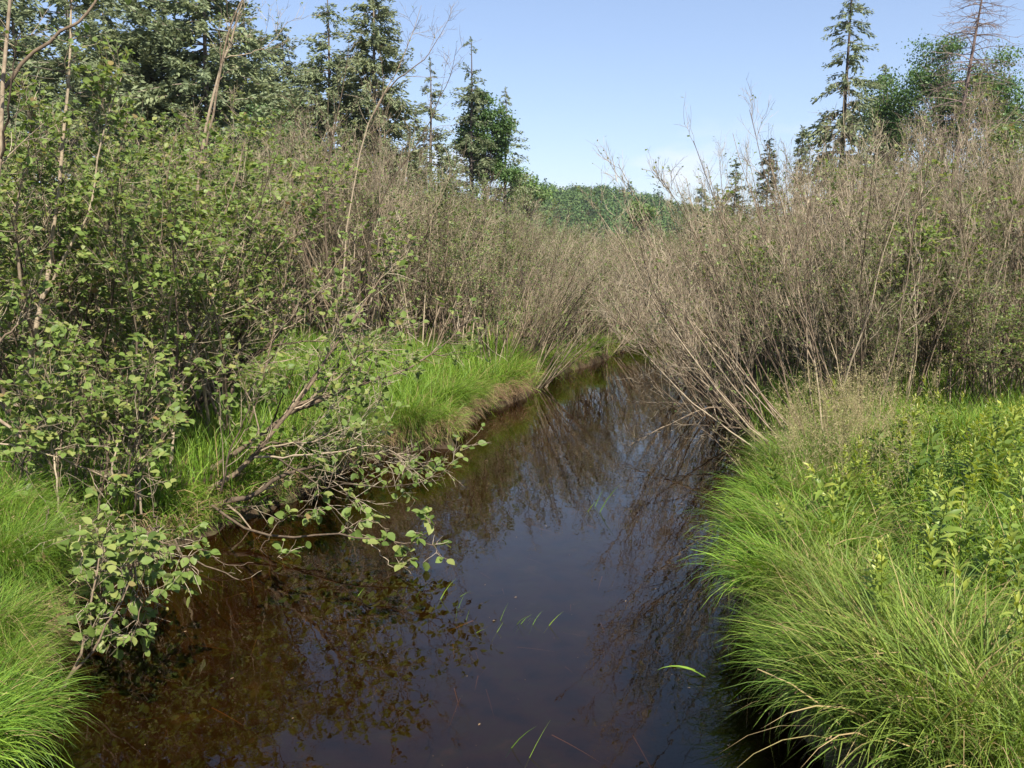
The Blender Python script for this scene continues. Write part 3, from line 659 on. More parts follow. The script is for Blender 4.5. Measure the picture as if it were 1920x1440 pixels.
# ------------------------------------------------------------------ trees
def conifer(px_top, py_top, Yd, half_px, py_half, label, dens=1.0, z_low=.32, gaps=.0, tint0=0.0, name='spruce_tree', droop=.35, pw=.85, lean=0.0, flat=False, dead=False):
    top = W(px_top, py_top, Yd); bx, by = top[0], Yd; bz = .7; H = top[2] - bz
    zh = W(px_top, py_half, Yd)[2]; fr_ = (top[2] - zh) / H; Rb = half_px / FOC * Yd / max(fr_, .05) ** pw
    e = link(name, None, loc=(bx, by, bz)); tag(e, label, 'tree', 'trees behind the thickets')
    tz = np.linspace(0, 1, 13)
    TP = np.stack([lean * tz ** 2 + .03 * np.sin(tz * 9), .02 * np.cos(tz * 7), tz * H], -1)[None]
    g_ = Geo(); tubes(g_, TP, taper(np.array([.012 * H + .03]), np.array([.012]), 12, .9), 7)
    link('trunk', g_.mesh('trunk', M['dark_bark'] if not dead else M['dead_twig'], True), e)
    zs, z = [], z_low * H
    while z < H * .985: zs.append(z); z += (.48 if flat else .30) * (1 - .5 * z / H) * rng.uniform(.5, 1.5) / dens ** .5
    S, D, L = [], [], []
    for z in zs:
        if rng.random() < gaps: continue
        t = 1 - z / H; n_ = rng.integers(4, 7); a0 = rng.random() * 6.283
        for k in range(n_):
            a = a0 + 6.283 * k / n_ + rng.normal(0, .3)
            L.append(min(Rb * t ** pw, Rb) * rng.uniform(.5, 1.2) + .08); S.append((lean * (z / H) ** 2, 0, z + rng.normal(0, .11))); D.append((math.cos(a), math.sin(a), (.25 if not flat else .05) + rng.normal(0, .14)))
    S, D, L = np.array(S, float), np.array(D, float), np.array(L)
    BP = grow(S, D, L, 5, .07, -droop * .32)
    BP[:, -1, 2] += L * .05
    R_ = taper(np.clip(.012 * L + .004, .005, .03), np.full(len(L), .004), 5)
    gb = Geo(); tubes(gb, BP, R_, 3)
    if dead:
        j = np.repeat(np.arange(len(BP)), 9); p, T = on(BP, j, .2 + .8 * rng.random(len(j)))
        B2 = grow(p, side_dirs(T, rng.uniform(.5, 1.1, len(j))), L[j] * .35 * (.4 + rng.random(len(j))), 2, .15, -.05)
        tubes(gb, B2, taper(np.full(len(j), .006), np.full(len(j), .003), 2), 3)
    o_ = link('branches', gb.mesh('branches', M['dark_bark'] if not dead else M['dead_twig'], True), e); o_['kind'] = 'stuff'
    if dead: return e
    n_ = np.maximum(7, (L * 46 * dens + 7).astype(int)); i = np.repeat(np.arange(len(L)), n_)
    t = .12 + .9 * rng.random(len(i)) ** .8
    p, T = on(BP, i, t)
    a = rng.choice([-1, 1], len(i)) * rng.uniform(.2, 1.1, len(i))
    hz = np.stack([T[:, 0] * np.cos(a) - T[:, 1] * np.sin(a), T[:, 0] * np.sin(a) + T[:, 1] * np.cos(a), T[:, 2] - droop * rng.random(len(i)) + rng.normal(0, .35, len(i))], -1)
    sz = (.10 + .14 * L[i] * (1.15 - t)) * rng.uniform(.7, 1.4, len(i))
    sz = np.clip(sz * .95, .09, .34); p = p + np.stack([0 * t, 0 * t, rng.normal(-.04, .06, len(t)) * np.clip(L[i], .2, 1.5)], -1)
    fo = Geo(); tt = np.clip(tint0 + .15 + .5 * rng.random(len(i)) + .25 * (rng.random(len(L))[i] - .5), 0, 1)
    leaves(fo, p, hz, nrm(np.array([.15, -.25, .45]) + .8 * rng.standard_normal(hz.shape)), sz, 'far', tt, wid=.42)
    # leader
    k = 40; zt = H * (1 - .07 * rng.random(k)); q_ = np.stack([lean + 0 * zt, 0 * zt, zt], -1)
    leaves(fo, q_, nrm(rng.standard_normal((k, 3)) + np.array([0, 0, .6])), rng.standard_normal((k, 3)), .08 + .08 * rng.random(k), 'far', tint0 + .5 * rng.random(k), wid=.4)
    o_ = link('crown', fo.mesh('crown', M['needle']), e); o_['kind'] = 'stuff'
    return e

def broadleaf(Yd, blobs, label, n_leaf=5000, size=.13, mat='tree_leaf', trunk_px=None, tint0=0.0, name='broadleaf_tree', bright=0.0):
    """blobs: (px, py, rx_px, ry_px) lobes of the crown in the plane Yd"""
    cs = [(W(px, py, Yd + rng.uniform(-.5, .5)), rx / FOC * Yd, ry / FOC * Yd) for px, py, rx, ry in blobs]
    tx = W(trunk_px or blobs[0][0], 500, Yd)[0]; base = np.array([tx, Yd, .7])
    e = link(name, None, loc=base); tag(e, label, 'tree', 'trees behind the thickets')
    top = max(c[0][2] for c in cs)
    P = crom([base - base, np.array([.1, 0, (top - .7) * .5]), np.array([cs[0][0][0] - tx, 0, top - .7])], 8)[None]
    g_ = Geo(); tubes(g_, P, taper(np.array([.10]), np.array([.02]), 8), 6); link('trunk', g_.mesh('trunk', M['dark_bark'], True), e)
    wts = np.array([c[1] ** 2 * c[2] for c in cs]); wts /= wts.sum()
    cl = []
    for c, w_ in zip(cs, wts):
        m_ = max(4, int(70 * w_)); d = nrm(rng.standard_normal((m_, 3))) * (.35 + .62 * rng.random((m_, 1)) ** .5)
        cl.append(c[0] + d * np.array([c[1], c[1], c[2]]))
    cl = np.concatenate(cl) - base
    gb = Geo(); hh = np.clip(cl[:, 2] * .75 - .3, .2, None); st = np.stack([np.interp(hh, P[0, :, 2], P[0, :, 0]), 0 * hh, hh], -1)
    LB = np.stack([st, st * .5 + cl * .5 + np.array([0, 0, .1]), cl], 1); tubes(gb, LB, taper(np.full(len(cl), .03), np.full(len(cl), .008), 2), 3)
    o_ = link('limbs', gb.mesh('limbs', M['dark_bark'], True), e); o_['kind'] = 'stuff'
    i = rng.integers(0, len(cl), n_leaf); sp_ = np.mean([c[1] for c in cs]) * .24
    p = cl[i] + rng.standard_normal((n_leaf, 3)) * sp_ * np.array([1, 1, .7])
    D = nrm(rng.standard_normal((n_leaf, 3)) + np.array([0, 0, -.3])); Nn = nrm(np.array([.2, -.1, .9]) + .6 * rng.standard_normal((n_leaf, 3)))
    fo = Geo(); leaves(fo, p, D, Nn, size * (.6 + .7 * rng.random(n_leaf)), 'far', np.clip(bright + .3 * rng.random(len(cl))[i] + .6 * rng.random(n_leaf), 0, 1))
    o_ = link('crown', fo.mesh('crown', M[mat]), e); o_['kind'] = 'stuff'
    return e

conifer(372, -170, 30, 150, 150, 'broad old spruce with wide flat boughs at upper left', dens=1.2, z_low=.4, droop=.12, flat=True, pw=.45, gaps=.1)
conifer(268, -150, 31, 95, 100, 'dark spruce just left of the broad old spruce', dens=1.3, z_low=.4, droop=.2, pw=.7)
conifer(110, -190, 28, 105, 120, 'spreading conifer above the leafy alders at far left', dens=1.1, z_low=.4, droop=.12, flat=True, pw=.45, gaps=.1)
conifer(185, -60, 36, 80, 120, 'spruce filling the gap between the far left conifers', dens=1.2, z_low=.4)
conifer(10, -120, 33, 80, 100, 'conifer cut by the left edge of the picture', dens=1.2, z_low=.4)
conifer(527, 42, 38, 45, 150, 'slim pointed spruce left of the twin tall spruces', dens=1.2)
conifer(455, 10, 40, 60, 130, 'spruce half hidden behind the broad old spruce', dens=1.2)
conifer(612, -30, 38, 55, 110, 'left one of the two tall close spruces', dens=1.0, gaps=.15)
conifer(697, -75, 37, 70, 150, 'right and denser of the two tall close spruces', dens=1.2, pw=.6, tint0=.12)
conifer(806, 108, 40, 46, 260, 'airy young spruce standing alone against the sky', dens=.85, gaps=.2)
conifer(883, 70, 42, 30, 170, 'thin topped spruce behind the bright broadleaf tree', dens=.85, gaps=.3, pw=.55)
conifer(948, 165, 44, 42, 300, 'grey spruce leaning behind the right side of the broadleaf tree', dens=.8, tint0=.1, gaps=.15)
conifer(842, 292, 38, 26, 335, 'little dense spruce at the foot of the airy spruce', dens=1.3)
conifer(765, 250, 37, 40, 330, 'short spruce below the dense tall spruce', dens=1.1)
broadleaf(43, [(905, 250, 42, 70), (905, 195, 26, 34), (935, 225, 28, 40), (880, 290, 34, 50), (945, 300, 34, 48)], 'bright green broadleaf tree left of the open sky', 18000, .11, trunk_px=908)
broadleaf(50, [(985, 345, 30, 26), (1005, 365, 34, 22), (960, 350, 25, 25)], 'low light green tree at the right foot of the spruce group', 2600, .14, bright=.25)
broadleaf(62, [(1203, 402, 24, 22), (1195, 388, 12, 12)], 'small pale green tree standing before the distant hill', 1500, .18, bright=.35)
broadleaf(36, [(500, 230, 50, 60), (470, 280, 50, 50), (540, 270, 40, 50)], 'green broadleaf tree behind the pale alder stems', 4500, .12)
broadleaf(34, [(350, 250, 70, 60), (280, 260, 70, 60), (180, 240, 80, 60), (80, 250, 80, 70)], 'leafy trees crown under the far left conifers', 7000, .12)
conifer(1598, -55, 36, 56, 130, 'tall dark spruce standing over the right thicket', dens=.9, gaps=.2, droop=.5, pw=.62)
broadleaf(38, [(1755, 115, 50, 58), (1735, 165, 55, 45), (1690, 160, 34, 40), (1800, 170, 50, 50), (1740, 240, 70, 50)], 'rounded broadleaf tree right of the tall dark spruce', 17000, .10, trunk_px=1750)
broadleaf(36, [(1870, 140, 45, 50), (1845, 190, 60, 45), (1900, 200, 50, 50), (1860, 250, 70, 45)], 'broadleaf tree under the dead leaning spruce top', 14000, .10)
broadleaf(40, [(1655, 190, 32, 50), (1640, 240, 40, 40), (1690, 240, 50, 30)], 'olive green tree tucked against the tall dark spruce', 6000, .12, bright=.15)
conifer(1815, -90, 34, 70, 80, 'dead reddish leafless spruce at upper right', dens=.8, z_low=.45, dead=True, lean=.8, pw=.5)
conifer(1505, 238, 36, 9, 300, 'very narrow dark spruce left of the tall one', dens=1.6, z_low=.3, pw=.3)
conifer(1443, 262, 40, 17, 330, 'small spruce seen through the bare alder tops', dens=1.2)
conifer(1380, 300, 42, 22, 370, 'small pointed spruce midway along the right treeline', dens=1.2)
conifer(1316, 350, 45, 24, 400, 'squat dark spruce nearest the distant hill', dens=1.4)
conifer(1345, 345, 48, 15, 390, 'thin grey spruce beside the squat dark spruce', dens=.8, tint0=.25)
for k, (px, py, Yd) in enumerate([(1285, 385, 60), (1550, 270, 42), (1660, 120, 45), (660, 130, 46), (575, 120, 46)]):
    conifer(px, py, Yd, 22, py + 70, ['small spruce at the left end of the right treeline', 'spruce half hidden by the tall dark spruce', 'spruce top between the tall spruce and the rounded tree', 'spruce glimpsed behind the two tall close spruces', 'spruce glimpsed left of the two tall close spruces'][k], dens=1.1)
print('trees done')

# ------------------------------------------------------------------ grasses
def grad_az(x, y):                      # azimuth pointing to the water
    h = .05; dx = stream_d(x + h, y) - stream_d(x - h, y); dy = stream_d(x, y + h) - stream_d(x, y - h)
    return np.arctan2(-dy, -dx)
def tint_mix(n_, straw=.06): return np.where(rng.random(n_) < straw, .86 + .14 * rng.random(n_), .78 * rng.random(n_) ** 1.0)

def grass_zone(name, label, n_, box, hr, w=.006, K=4, dr=(.0, 50), straw=.05, bend=(.5, 1.5), water_bias=.0, keep=None):
    x = rng.uniform(box[0], box[1], n_ * 3); y = rng.uniform(box[2], box[3], n_ * 3); d = stream_d(x, y)
    ok = (d > dr[0]) & (d < dr[1]) & (np.abs(x) < .66 * y + .6)
    if keep is not None: ok &= keep(x, y)
    x, y, d = x[ok][:n_], y[ok][:n_], d[ok][:n_]; n_ = len(x)
    z = ground_z(x, y, d) - .02
    az = rng.random(n_) * 6.283
    ga = grad_az(x, y); near = rng.random(n_) < water_bias * np.exp(-d / .5)
    az = np.where(near, ga + rng.normal(0, .6, n_), az)
    clump = .75 + .35 * np.sin(x * 2.3 + 1.1 * np.sin(y * 1.7)) * np.sin(y * 2.1 + x)
    L = rng.uniform(*hr, n_) * np.clip(clump, .45, 1.2)
    th1 = rng.uniform(*bend, n_) + near * .6
    g_ = Geo(); blades(g_, np.stack([x, y, z], -1), az, L, w * rng.uniform(.6, 1.4, n_), rng.uniform(.02, .35, n_), th1, K, tint_mix(n_, straw))
    return tag(link(name, g_.mesh(name, M['grass']), kind='stuff'), label, 'grass')
grass_zone('bank_grass', 'tall bright green grass on the left bank', 44000, (-8, 0.2, 3.0, 18.5), (.35, .75), .008, 4, (.02, 9), .05, water_bias=.8, keep=lambda x, y: (y > 6.9) | (rng.random(len(x)) < .10))
grass_zone('bank_grass', 'green grass and sedge covering the right bank', 36000, (1.2, 7.5, 2.2, 13), (.3, .75), .008, 4, (.02, 9), .10, water_bias=.35, keep=lambda x, y: (stream_d(x, y) > 1.2) | (rng.random(len(x)) < .4))
grass_zone('thicket_grass', 'coarse grass growing under the alder thickets', 20000, (-14, 16, 13, 34), (.3, .6), .012, 3, (.05, 30), .12)

def tussock(n_, rad, L, spread, thick=.0055, straw=.08, flop=(1.2, 2.5), K=6, th0=(.05, .55), mat='grass'):
    a = rng.random(n_) * 6.283; r_ = rad * np.sqrt(rng.random(n_))
    x, y = np.cos(a) * r_, np.sin(a) * r_
    az = np.where(rng.random(n_) < .45, rng.normal(0, spread * .6, n_), np.arctan2(y, x) + rng.normal(0, .5, n_))
    g_ = Geo(); P = blades(g_, np.stack([x, y, .12 * (1 - (r_ / rad) ** 2) - .05], -1), az, rng.uniform(L * .55, L, n_), thick * rng.uniform(.6, 1.3, n_),
                           rng.uniform(*th0, n_), rng.uniform(*flop, n_), K, tint_mix(n_, straw))
    m_ = n_ // 22; i = rng.choice(n_, m_); p = P[i, K - 2]      # drooping seed spikes
    s = Geo(); pp = np.repeat(p, 7, 0) + .02 * rng.standard_normal((m_ * 7, 3)); D = np.repeat(P[i, K] - P[i, K - 2], 7, 0); D = nrm(D) + .35 * rng.standard_normal(D.shape)
    leaves(s, pp, D, rng.standard_normal(D.shape), .012 + .014 * rng.random(len(pp)), 'far', .2 + .6 * rng.random(len(pp)), wid=.28)
    return g_.mesh('blades', M[mat]), s.mesh('seed_heads', M['straw'])
TU = [tussock(1500, .30, 1.0, 1.2, straw=.14, thick=.0075), tussock(1100, .28, .85, 1.3, straw=.06, thick=.011, flop=(1.3, 2.6)), tussock(1800, .30, .9, 1.8, thick=.006, straw=.16)]
OL = [tussock(1500, .32, .95, 2.0, straw=.12, thick=.009, flop=(.9, 2.3), th0=(.0, .7), mat='sedge'), tussock(1700, .30, .85, 2.2, straw=.13, thick=.0055, flop=(.8, 2.5), th0=(.0, .8), mat='sedge')]
fine = [tussock(3000, .32, .85, 1.5, thick=.0045, straw=.05), tussock(1500, .25, .75, 1.2, thick=.011, straw=.04, flop=(1.4, 2.8))]
def put_tussock(data, px, py, z, sc, label, group, turn=None):
    p = G(px, py, z); az = float(grad_az(np.array([p[0]]), np.array([p[1]]))[0]) if turn is None else turn
    for _ in range(30):
        if float(stream_d(p[0], p[1])) > .12: break
        a_ = float(grad_az(np.array([p[0]]), np.array([p[1]]))[0]); s_ = 1 if float(stream_d(p[0], p[1])) > 0 else 1
        p = p - s_ * .06 * np.array([math.cos(a_), math.sin(a_), 0])
    gz = max(float(ground_z(p[0], p[1])), .05)
    e = link('sedge_tussock', None, loc=(p[0], p[1], gz)); e.rotation_euler = (0, 0, az); e.scale = (sc, sc, sc)
    tag(e, label, 'grass', group)
    o1 = link('blades', data[0], e); o1['kind'] = 'stuff'; o2 = link('seed_heads', data[1], e); o2['kind'] = 'stuff'
put_tussock(fine[0], 10, 1095, .35, .95, 'rounded fine sedge mound at the left edge above the lower tussock', 'left bank sedges', -.3)
put_tussock(fine[0], -50, 1020, .4, 1.0, 'fine sedge mound cut by the left edge', 'left bank sedges', -.2)
put_tussock(fine[1], 15, 1400, .25, .85, 'coarse bright sedge tussock in the lower left corner', 'left bank sedges', -.4)
put_tussock(fine[1], 80, 1490, .2, .7, 'coarse sedge blades reaching over the water at bottom left', 'left bank sedges', -.1)
put_tussock(TU[2], -30, 1240, .3, .7, 'loose green tussock between the two left sedge mounds', 'left bank sedges', -.2)
put_tussock(TU[2], 70, 1330, .15, .5, 'thin arching sedge under the drooping alder sprays', 'left bank sedges', -.1)
SED = [(1500, 925, .30, .8, 'arching sedge at the head of the right mound beside the leaning stems'),
       (1560, 960, .45, 1.0, 'tall sedge on top of the right mound'),
       (1475, 1010, .20, .95, 'sedge drooping to the water on the upper right mound'),
       (1560, 1060, .40, 1.05, 'sedge clump in the middle of the right mound'),
       (1470, 1100, .15, .95, 'sedge hanging at the widest bulge of the right mound'),
       (1490, 1195, .12, .95, 'bright sedge at the water below the right bulge'),
       (1580, 1180, .35, 1.05, 'sedge with straw coloured seed heads on the right mound'),
       (1540, 1300, .12, .95, 'sedge over the dark undercut of the right bank'),
       (1660, 1290, .35, 1.05, 'dense seeded sedge low on the right bank'),
       (1620, 1410, .12, .95, 'sedge at the bottom edge above the right waterline'),
       (1760, 1400, .35, 1.05, 'sedge in the lower right foreground'),
       (1850, 1330, .45, 1.0, 'sedge close to the lower right corner'),
       (1740, 1210, .45, .9, 'sedge behind the seeded clump on the right bank'),
       (1900, 1450, .4, 1.0, 'sedge filling the lower right corner')]
for k, (px, py, z, sc, lab) in enumerate(SED):
    p = G(px, py, z); a_ = float(grad_az(np.array([p[0]]), np.array([p[1]]))[0])
    put_tussock((TU + OL)[(0, 2, 1, 2, 1, 1, 3, 1, 4, 1, 3, 4, 2, 3)[k]], px, py, z, sc * rng.uniform(.72, 1.0), lab, 'right bank sedges', a_ + rng.normal(0, .7))
for k, (px, py, lab) in enumerate([(655, 868, 'green tussock at the inner corner of the left bank'), (745, 838, 'green tussock on the straw fringed bank point'), (815, 822, 'tussock at the tip of the straw fringed bank point'),
                                   (905, 765, 'yellowing tussock on the second bank clump'), (950, 748, 'small tussock beside the yellowing one at the water'), (1080, 680, 'far green tussock on the left bank before the bend'), (1150, 655, 'last green tussock at the stream bend')]):
    put_tussock(TU[(k + 1) % 3], px, py, .3, rng.uniform(.62, .92), lab, 'tussocks along the left waterline')

# dead straw hanging at the left bank's edge
def edge_points(px_pts, n_):
    q_ = np.array([G(*p)[:2] for p in px_pts]); seg = np.linalg.norm(np.diff(q_, axis=0), axis=1); c = np.concatenate([[0], np.cumsum(seg)]); t = rng.random(n_) * c[-1]
    return np.stack([np.interp(t, c, q_[:, 0]), np.interp(t, c, q_[:, 1])], -1)
def straw_fringe(px_pts, n_, label, Lr=(.16, .36), mat='straw'):
    q_ = edge_points(px_pts, n_); az = grad_az(q_[:, 0], q_[:, 1]); az = az + rng.normal(0, .45, n_)
    back = rng.uniform(-.02, .16, n_); x = q_[:, 0] - np.cos(az) * back; y = q_[:, 1] - np.sin(az) * back
    z = rng.uniform(.12, .36, n_); cl = .5 + .5 * np.sin(x * 9 + 3 * np.sin(y * 5)) * np.sin(y * 11 + x * 4); ok = rng.random(n_) < .25 + cl
    x, y, z, az, cl = x[ok], y[ok], z[ok], az[ok], cl[ok]; n_ = len(x)
    g_ = Geo(); blades(g_, np.stack([x, y, z], -1), az, rng.uniform(*Lr, n_) * (.45 + .8 * cl), .006 * rng.uniform(.6, 1.4, n_), rng.uniform(.6, 1.5, n_), rng.uniform(2.4, 3.1, n_), 4, rng.random(n_))
    return tag(link('dead_grass_fringe', g_.mesh('dead_grass_fringe', M[mat]), kind='stuff'), label, 'grass')
straw_fringe([(620, 885), (660, 866), (730, 852), (848, 838), (862, 805)], 3800, 'straw brown dead grass hanging from the left bank point')
straw_fringe([(872, 795), (900, 778), (985, 745)], 2000, 'golden dead grass on the second left bank clump', (.2, .45))
straw_fringe([(290, 1045), (430, 985), (560, 935), (630, 885)], 700, 'dead grass and roots under the leaning alder bank')
straw_fringe([(80, 1330), (100, 1200), (150, 1105), (285, 1045)], 500, 'dead grass under the drooping alder sprays')
straw_fringe([(1030, 715), (1110, 685), (1160, 662)], 300, 'dead grass at the far left waterline')
straw_fringe([(1405, 1000), (1400, 1100), (1420, 1200), (1480, 1330), (1560, 1440), (1640, 1560)], 2600, 'dark dead sedge under the right mound')

def green_fringe(px_pts, n_, label, Lr=(.3, .6)):
    q_ = edge_points(px_pts, n_); az0 = grad_az(q_[:, 0], q_[:, 1]); back = rng.uniform(.03, .32, n_)
    x = q_[:, 0] - np.cos(az0) * back; y = q_[:, 1] - np.sin(az0) * back; az = az0 + rng.normal(0, .7, n_); cl = np.clip(.75 + .55 * np.sin(x * 4.3 + 2 * np.sin(y * 2.9)) * np.sin(y * 3.7 + x), .3, 1.3)
    g_ = Geo(); blades(g_, np.stack([x, y, ground_z(x, y) - .02], -1), az, rng.uniform(*Lr, n_) * cl, .008 * rng.uniform(.6, 1.4, n_), rng.uniform(.05, .6, n_), rng.uniform(1.0, 2.7, n_), 5, tint_mix(n_, .16))
    return tag(link('bank_edge_grass', g_.mesh('bank_edge_grass', M['grass']), kind='stuff'), label, 'grass')
green_fringe([(285, 1045), (430, 985), (560, 935), (640, 880)], 4200, 'green grass bending over the inlet bank under the leaning alder')
green_fringe([(640, 880), (730, 852), (848, 838), (866, 800)], 3200, 'green grass bending over the straw fringed bank point', (.25, .5))
green_fringe([(866, 800), (900, 778), (985, 745), (1050, 702), (1110, 685), (1160, 662), (1200, 648), (1270, 628)], 5200, 'green grass bending over the far left waterline', (.35, .75))

# airy seed grass between the right alders and the herbs
g = Geo(); n_ = 140
pc = np.array([G(rng.normal(1590, 60), rng.normal(905, 35), .5) for _ in range(n_)]); pc[:, 2] = ground_z(pc[:, 0], pc[:, 1])
P = grow(pc, np.stack([.25 * rng.standard_normal(n_) - .1, .2 * rng.standard_normal(n_), np.ones(n_)], -1), rng.uniform(.75, 1.15, n_), 6, .05, .0)
tubes(g, P, taper(np.full(n_, .0016), np.full(n_, .0008), 6), 3)
i = np.repeat(np.arange(n_), 26); p, T = on(P, i, .55 + .44 * rng.random(len(i)))
B = grow(p, side_dirs(T, rng.uniform(.5, 1.2, len(i))), rng.uniform(.04, .13, len(i)), 2, .2, -.02); tubes(g, B, taper(np.full(len(i), .0008), np.full(len(i), .0005), 2), 3)
j = np.repeat(np.arange(len(B)), 3); p, T = on(B, j, .3 + .7 * rng.random(len(j)))
leaves(g, p, nrm(T + .6 * rng.standard_normal(T.shape)), rng.standard_normal(T.shape), .010 + .012 * rng.random(len(j)), 'far', wid=.5)
tag(link('seed_grass', g.mesh('seed_grass', M['panicle']), kind='stuff'), 'hazy tan seed heads of tall grass before the right alders', 'grass')
print('grass done')

# ------------------------------------------------------------------ herbs on the right bank
def herb_proto(h, n_leaf, size, mat, whorl=1, top_bright=True, wid=1.0, shape='lance'):
    s_ = np.linspace(0, 1, 7); P = np.stack([.05 * s_ ** 2 * rng.standard_normal(), .05 * s_ ** 2 * rng.standard_normal(), 0 * s_], -1) if False else np.stack([.06 * s_ ** 2 * rng.normal(), .06 * s_ ** 2 * rng.normal(), s_ * h], -1)
    g_ = Geo(); tubes(g_, P[None], taper(np.array([.004]), np.array([.002]), 6), 4, tint=.5)
    t = np.linspace(.15, 1, n_leaf); p, T = on(P[None], np.zeros(n_leaf, int), t)
    a = np.arange(n_leaf) * (2.4 if whorl == 1 else 6.283 / whorl + .15) + rng.normal(0, .2, n_leaf)
    el = np.interp(t, [0, .8, 1], [.05, .45, 1.2]) + rng.normal(0, .15, n_leaf)
    D = np.stack([np.cos(a) * np.cos(el), np.sin(a) * np.cos(el), np.sin(el)], -1)
    Nn = np.stack([-np.cos(a) * np.sin(el), -np.sin(a) * np.sin(el), np.cos(el) + .1], -1) + .15 * rng.standard_normal(D.shape)
    S = size * np.interp(t, [0, .4, .85, 1], [.7, 1.0, .8, .35]) * rng.uniform(.8, 1.2, n_leaf)
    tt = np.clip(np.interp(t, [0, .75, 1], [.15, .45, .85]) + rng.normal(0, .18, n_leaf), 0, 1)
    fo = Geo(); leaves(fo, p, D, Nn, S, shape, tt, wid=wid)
    return g_.mesh('stem', M['herb']), fo.mesh('foliage', M[mat]), (p, D, Nn, S, tt)
GR = [herb_proto(rng.uniform(.55, .85), 34, .13, 'herb', wid=1.2) for _ in range(4)] + [herb_proto(rng.uniform(.45, .75), 60, .075, 'herb', shape='mid', wid=.8) for _ in range(3)] + [herb_proto(rng.uniform(.4, .6), 46, .09, 'broad_leaf', wid=1.9) for _ in range(2)]
tk = []
def herb_at(px, py, z=.6):
    p = G(px, py, z); return p[0], p[1]
spots = []
for _ in range(4000):
    px, py = rng.uniform(1540, 2000), rng.uniform(830, 1330)
    if px < np.interp(py, [830, 950, 1100, 1330], [1575, 1590, 1650, 1770]) + rng.normal(0, 35): continue
    x, y = herb_at(px, py, .5)
    if float(stream_d(x, y)) < .7 or any((x - a) ** 2 + (y - b) ** 2 < .19 ** 2 for a, b in tk): continue
    tk.append((x, y)); spots.append((x, y, px, py))
    if len(spots) == 190: break
for _ in range(400):
    px, py = rng.uniform(1480, 1800), rng.uniform(930, 1300); x, y = herb_at(px, py, .45)
    if float(stream_d(x, y)) < .25 or any((x - a) ** 2 + (y - b) ** 2 < .34 ** 2 for a, b in tk): continue
    tk.append((x, y)); spots.append((x, y, px, py))
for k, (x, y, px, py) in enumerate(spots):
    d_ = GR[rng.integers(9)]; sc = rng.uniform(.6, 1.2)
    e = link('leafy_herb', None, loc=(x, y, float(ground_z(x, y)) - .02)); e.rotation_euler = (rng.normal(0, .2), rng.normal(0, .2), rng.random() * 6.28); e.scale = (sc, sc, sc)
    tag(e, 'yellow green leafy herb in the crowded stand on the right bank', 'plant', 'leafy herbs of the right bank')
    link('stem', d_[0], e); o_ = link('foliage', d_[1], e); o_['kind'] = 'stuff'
# big-leaved herbs, every leaf a part
g = Geo(); v, q, t = LEAF['lance']; BL = []
for tint in (.15, .45, .9):
    g = Geo(); g.add(v * np.array([1, 1.5, 1]), q=q, t=t, tint=np.full(len(v), tint)); BL.append(g.mesh('broad_leaf', M['broad_leaf'], True))
for k, (px, py, lab) in enumerate([(1745, 985, 'big leaved dark herb standing out in the middle of the right bank'), (1805, 1010, 'big leaved herb right of the dark one'), (1700, 1000, 'big leaved herb at the sedge edge left of the dark one'),
                                   (1640, 950, 'bright topped herb above the right sedge mound'), (1870, 960, 'tall big leaved herb near the right edge')]):
    x, y = herb_at(px, py, .35); sm, _, (p, D, Nn, S, tt) = herb_proto(.62 + .08 * rng.random(), 26, .17, 'broad_leaf', whorl=3)
    e = link('broad_leaved_herb', None, loc=(x, y, float(ground_z(x, y)))); tag(e, lab, 'plant', 'big leaved herbs of the right bank')
    link('stem', sm, e)
    Xa, Ya, Za = leaf_frames(D, Nn)
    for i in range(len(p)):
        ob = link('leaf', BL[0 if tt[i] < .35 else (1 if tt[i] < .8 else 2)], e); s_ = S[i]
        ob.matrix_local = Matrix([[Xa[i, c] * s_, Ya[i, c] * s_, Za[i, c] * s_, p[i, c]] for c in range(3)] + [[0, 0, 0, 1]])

# ------------------------------------------------------------------ grass blades standing in the stream
def water_tuft(px, py, n_, L, label, lean=0.0, wid=.009):
    p = G(px, py, 0); g_ = Geo()
    B = np.stack([p[0] + .10 * rng.standard_normal(n_), p[1] + .10 * rng.standard_normal(n_), np.full(n_, -.06)], -1)
    blades(g_, B, rng.normal(lean, .8, n_), L * rng.uniform(.6, 1.1, n_), wid * rng.uniform(.7, 1.2, n_), rng.uniform(.3, .8, n_), rng.uniform(.7, 1.5, n_), 4, .3 + .45 * rng.random(n_), twist=np.full(n_, 1.4))
    e = link('water_grass', g_.mesh('water_grass', M['grass'], False, p), loc=p); tag(e, label, 'grass', 'grass blades standing in the stream')
water_tuft(845, 1125, 6, .26, 'few grass blades poking from the water left of midstream')
water_tuft(880, 1165, 4, .22, 'small blade group just below the midstream blades')
water_tuft(960, 1160, 4, .24, 'grass blades in midstream nearest the blue sky reflection')
water_tuft(1005, 1165, 3, .22, 'rightmost short blades standing in midstream')
water_tuft(1000, 1400, 2, .30, 'two bright blades in the water at the bottom centre')
water_tuft(985, 1450, 2, .22, 'blade crossing the bottom edge in midstream')
water_tuft(1105, 960, 3, .40, 'thin green reeds upright in the blue reflection')
water_tuft(660, 1130, 3, .16, 'floating blades below the hanging alder branch')
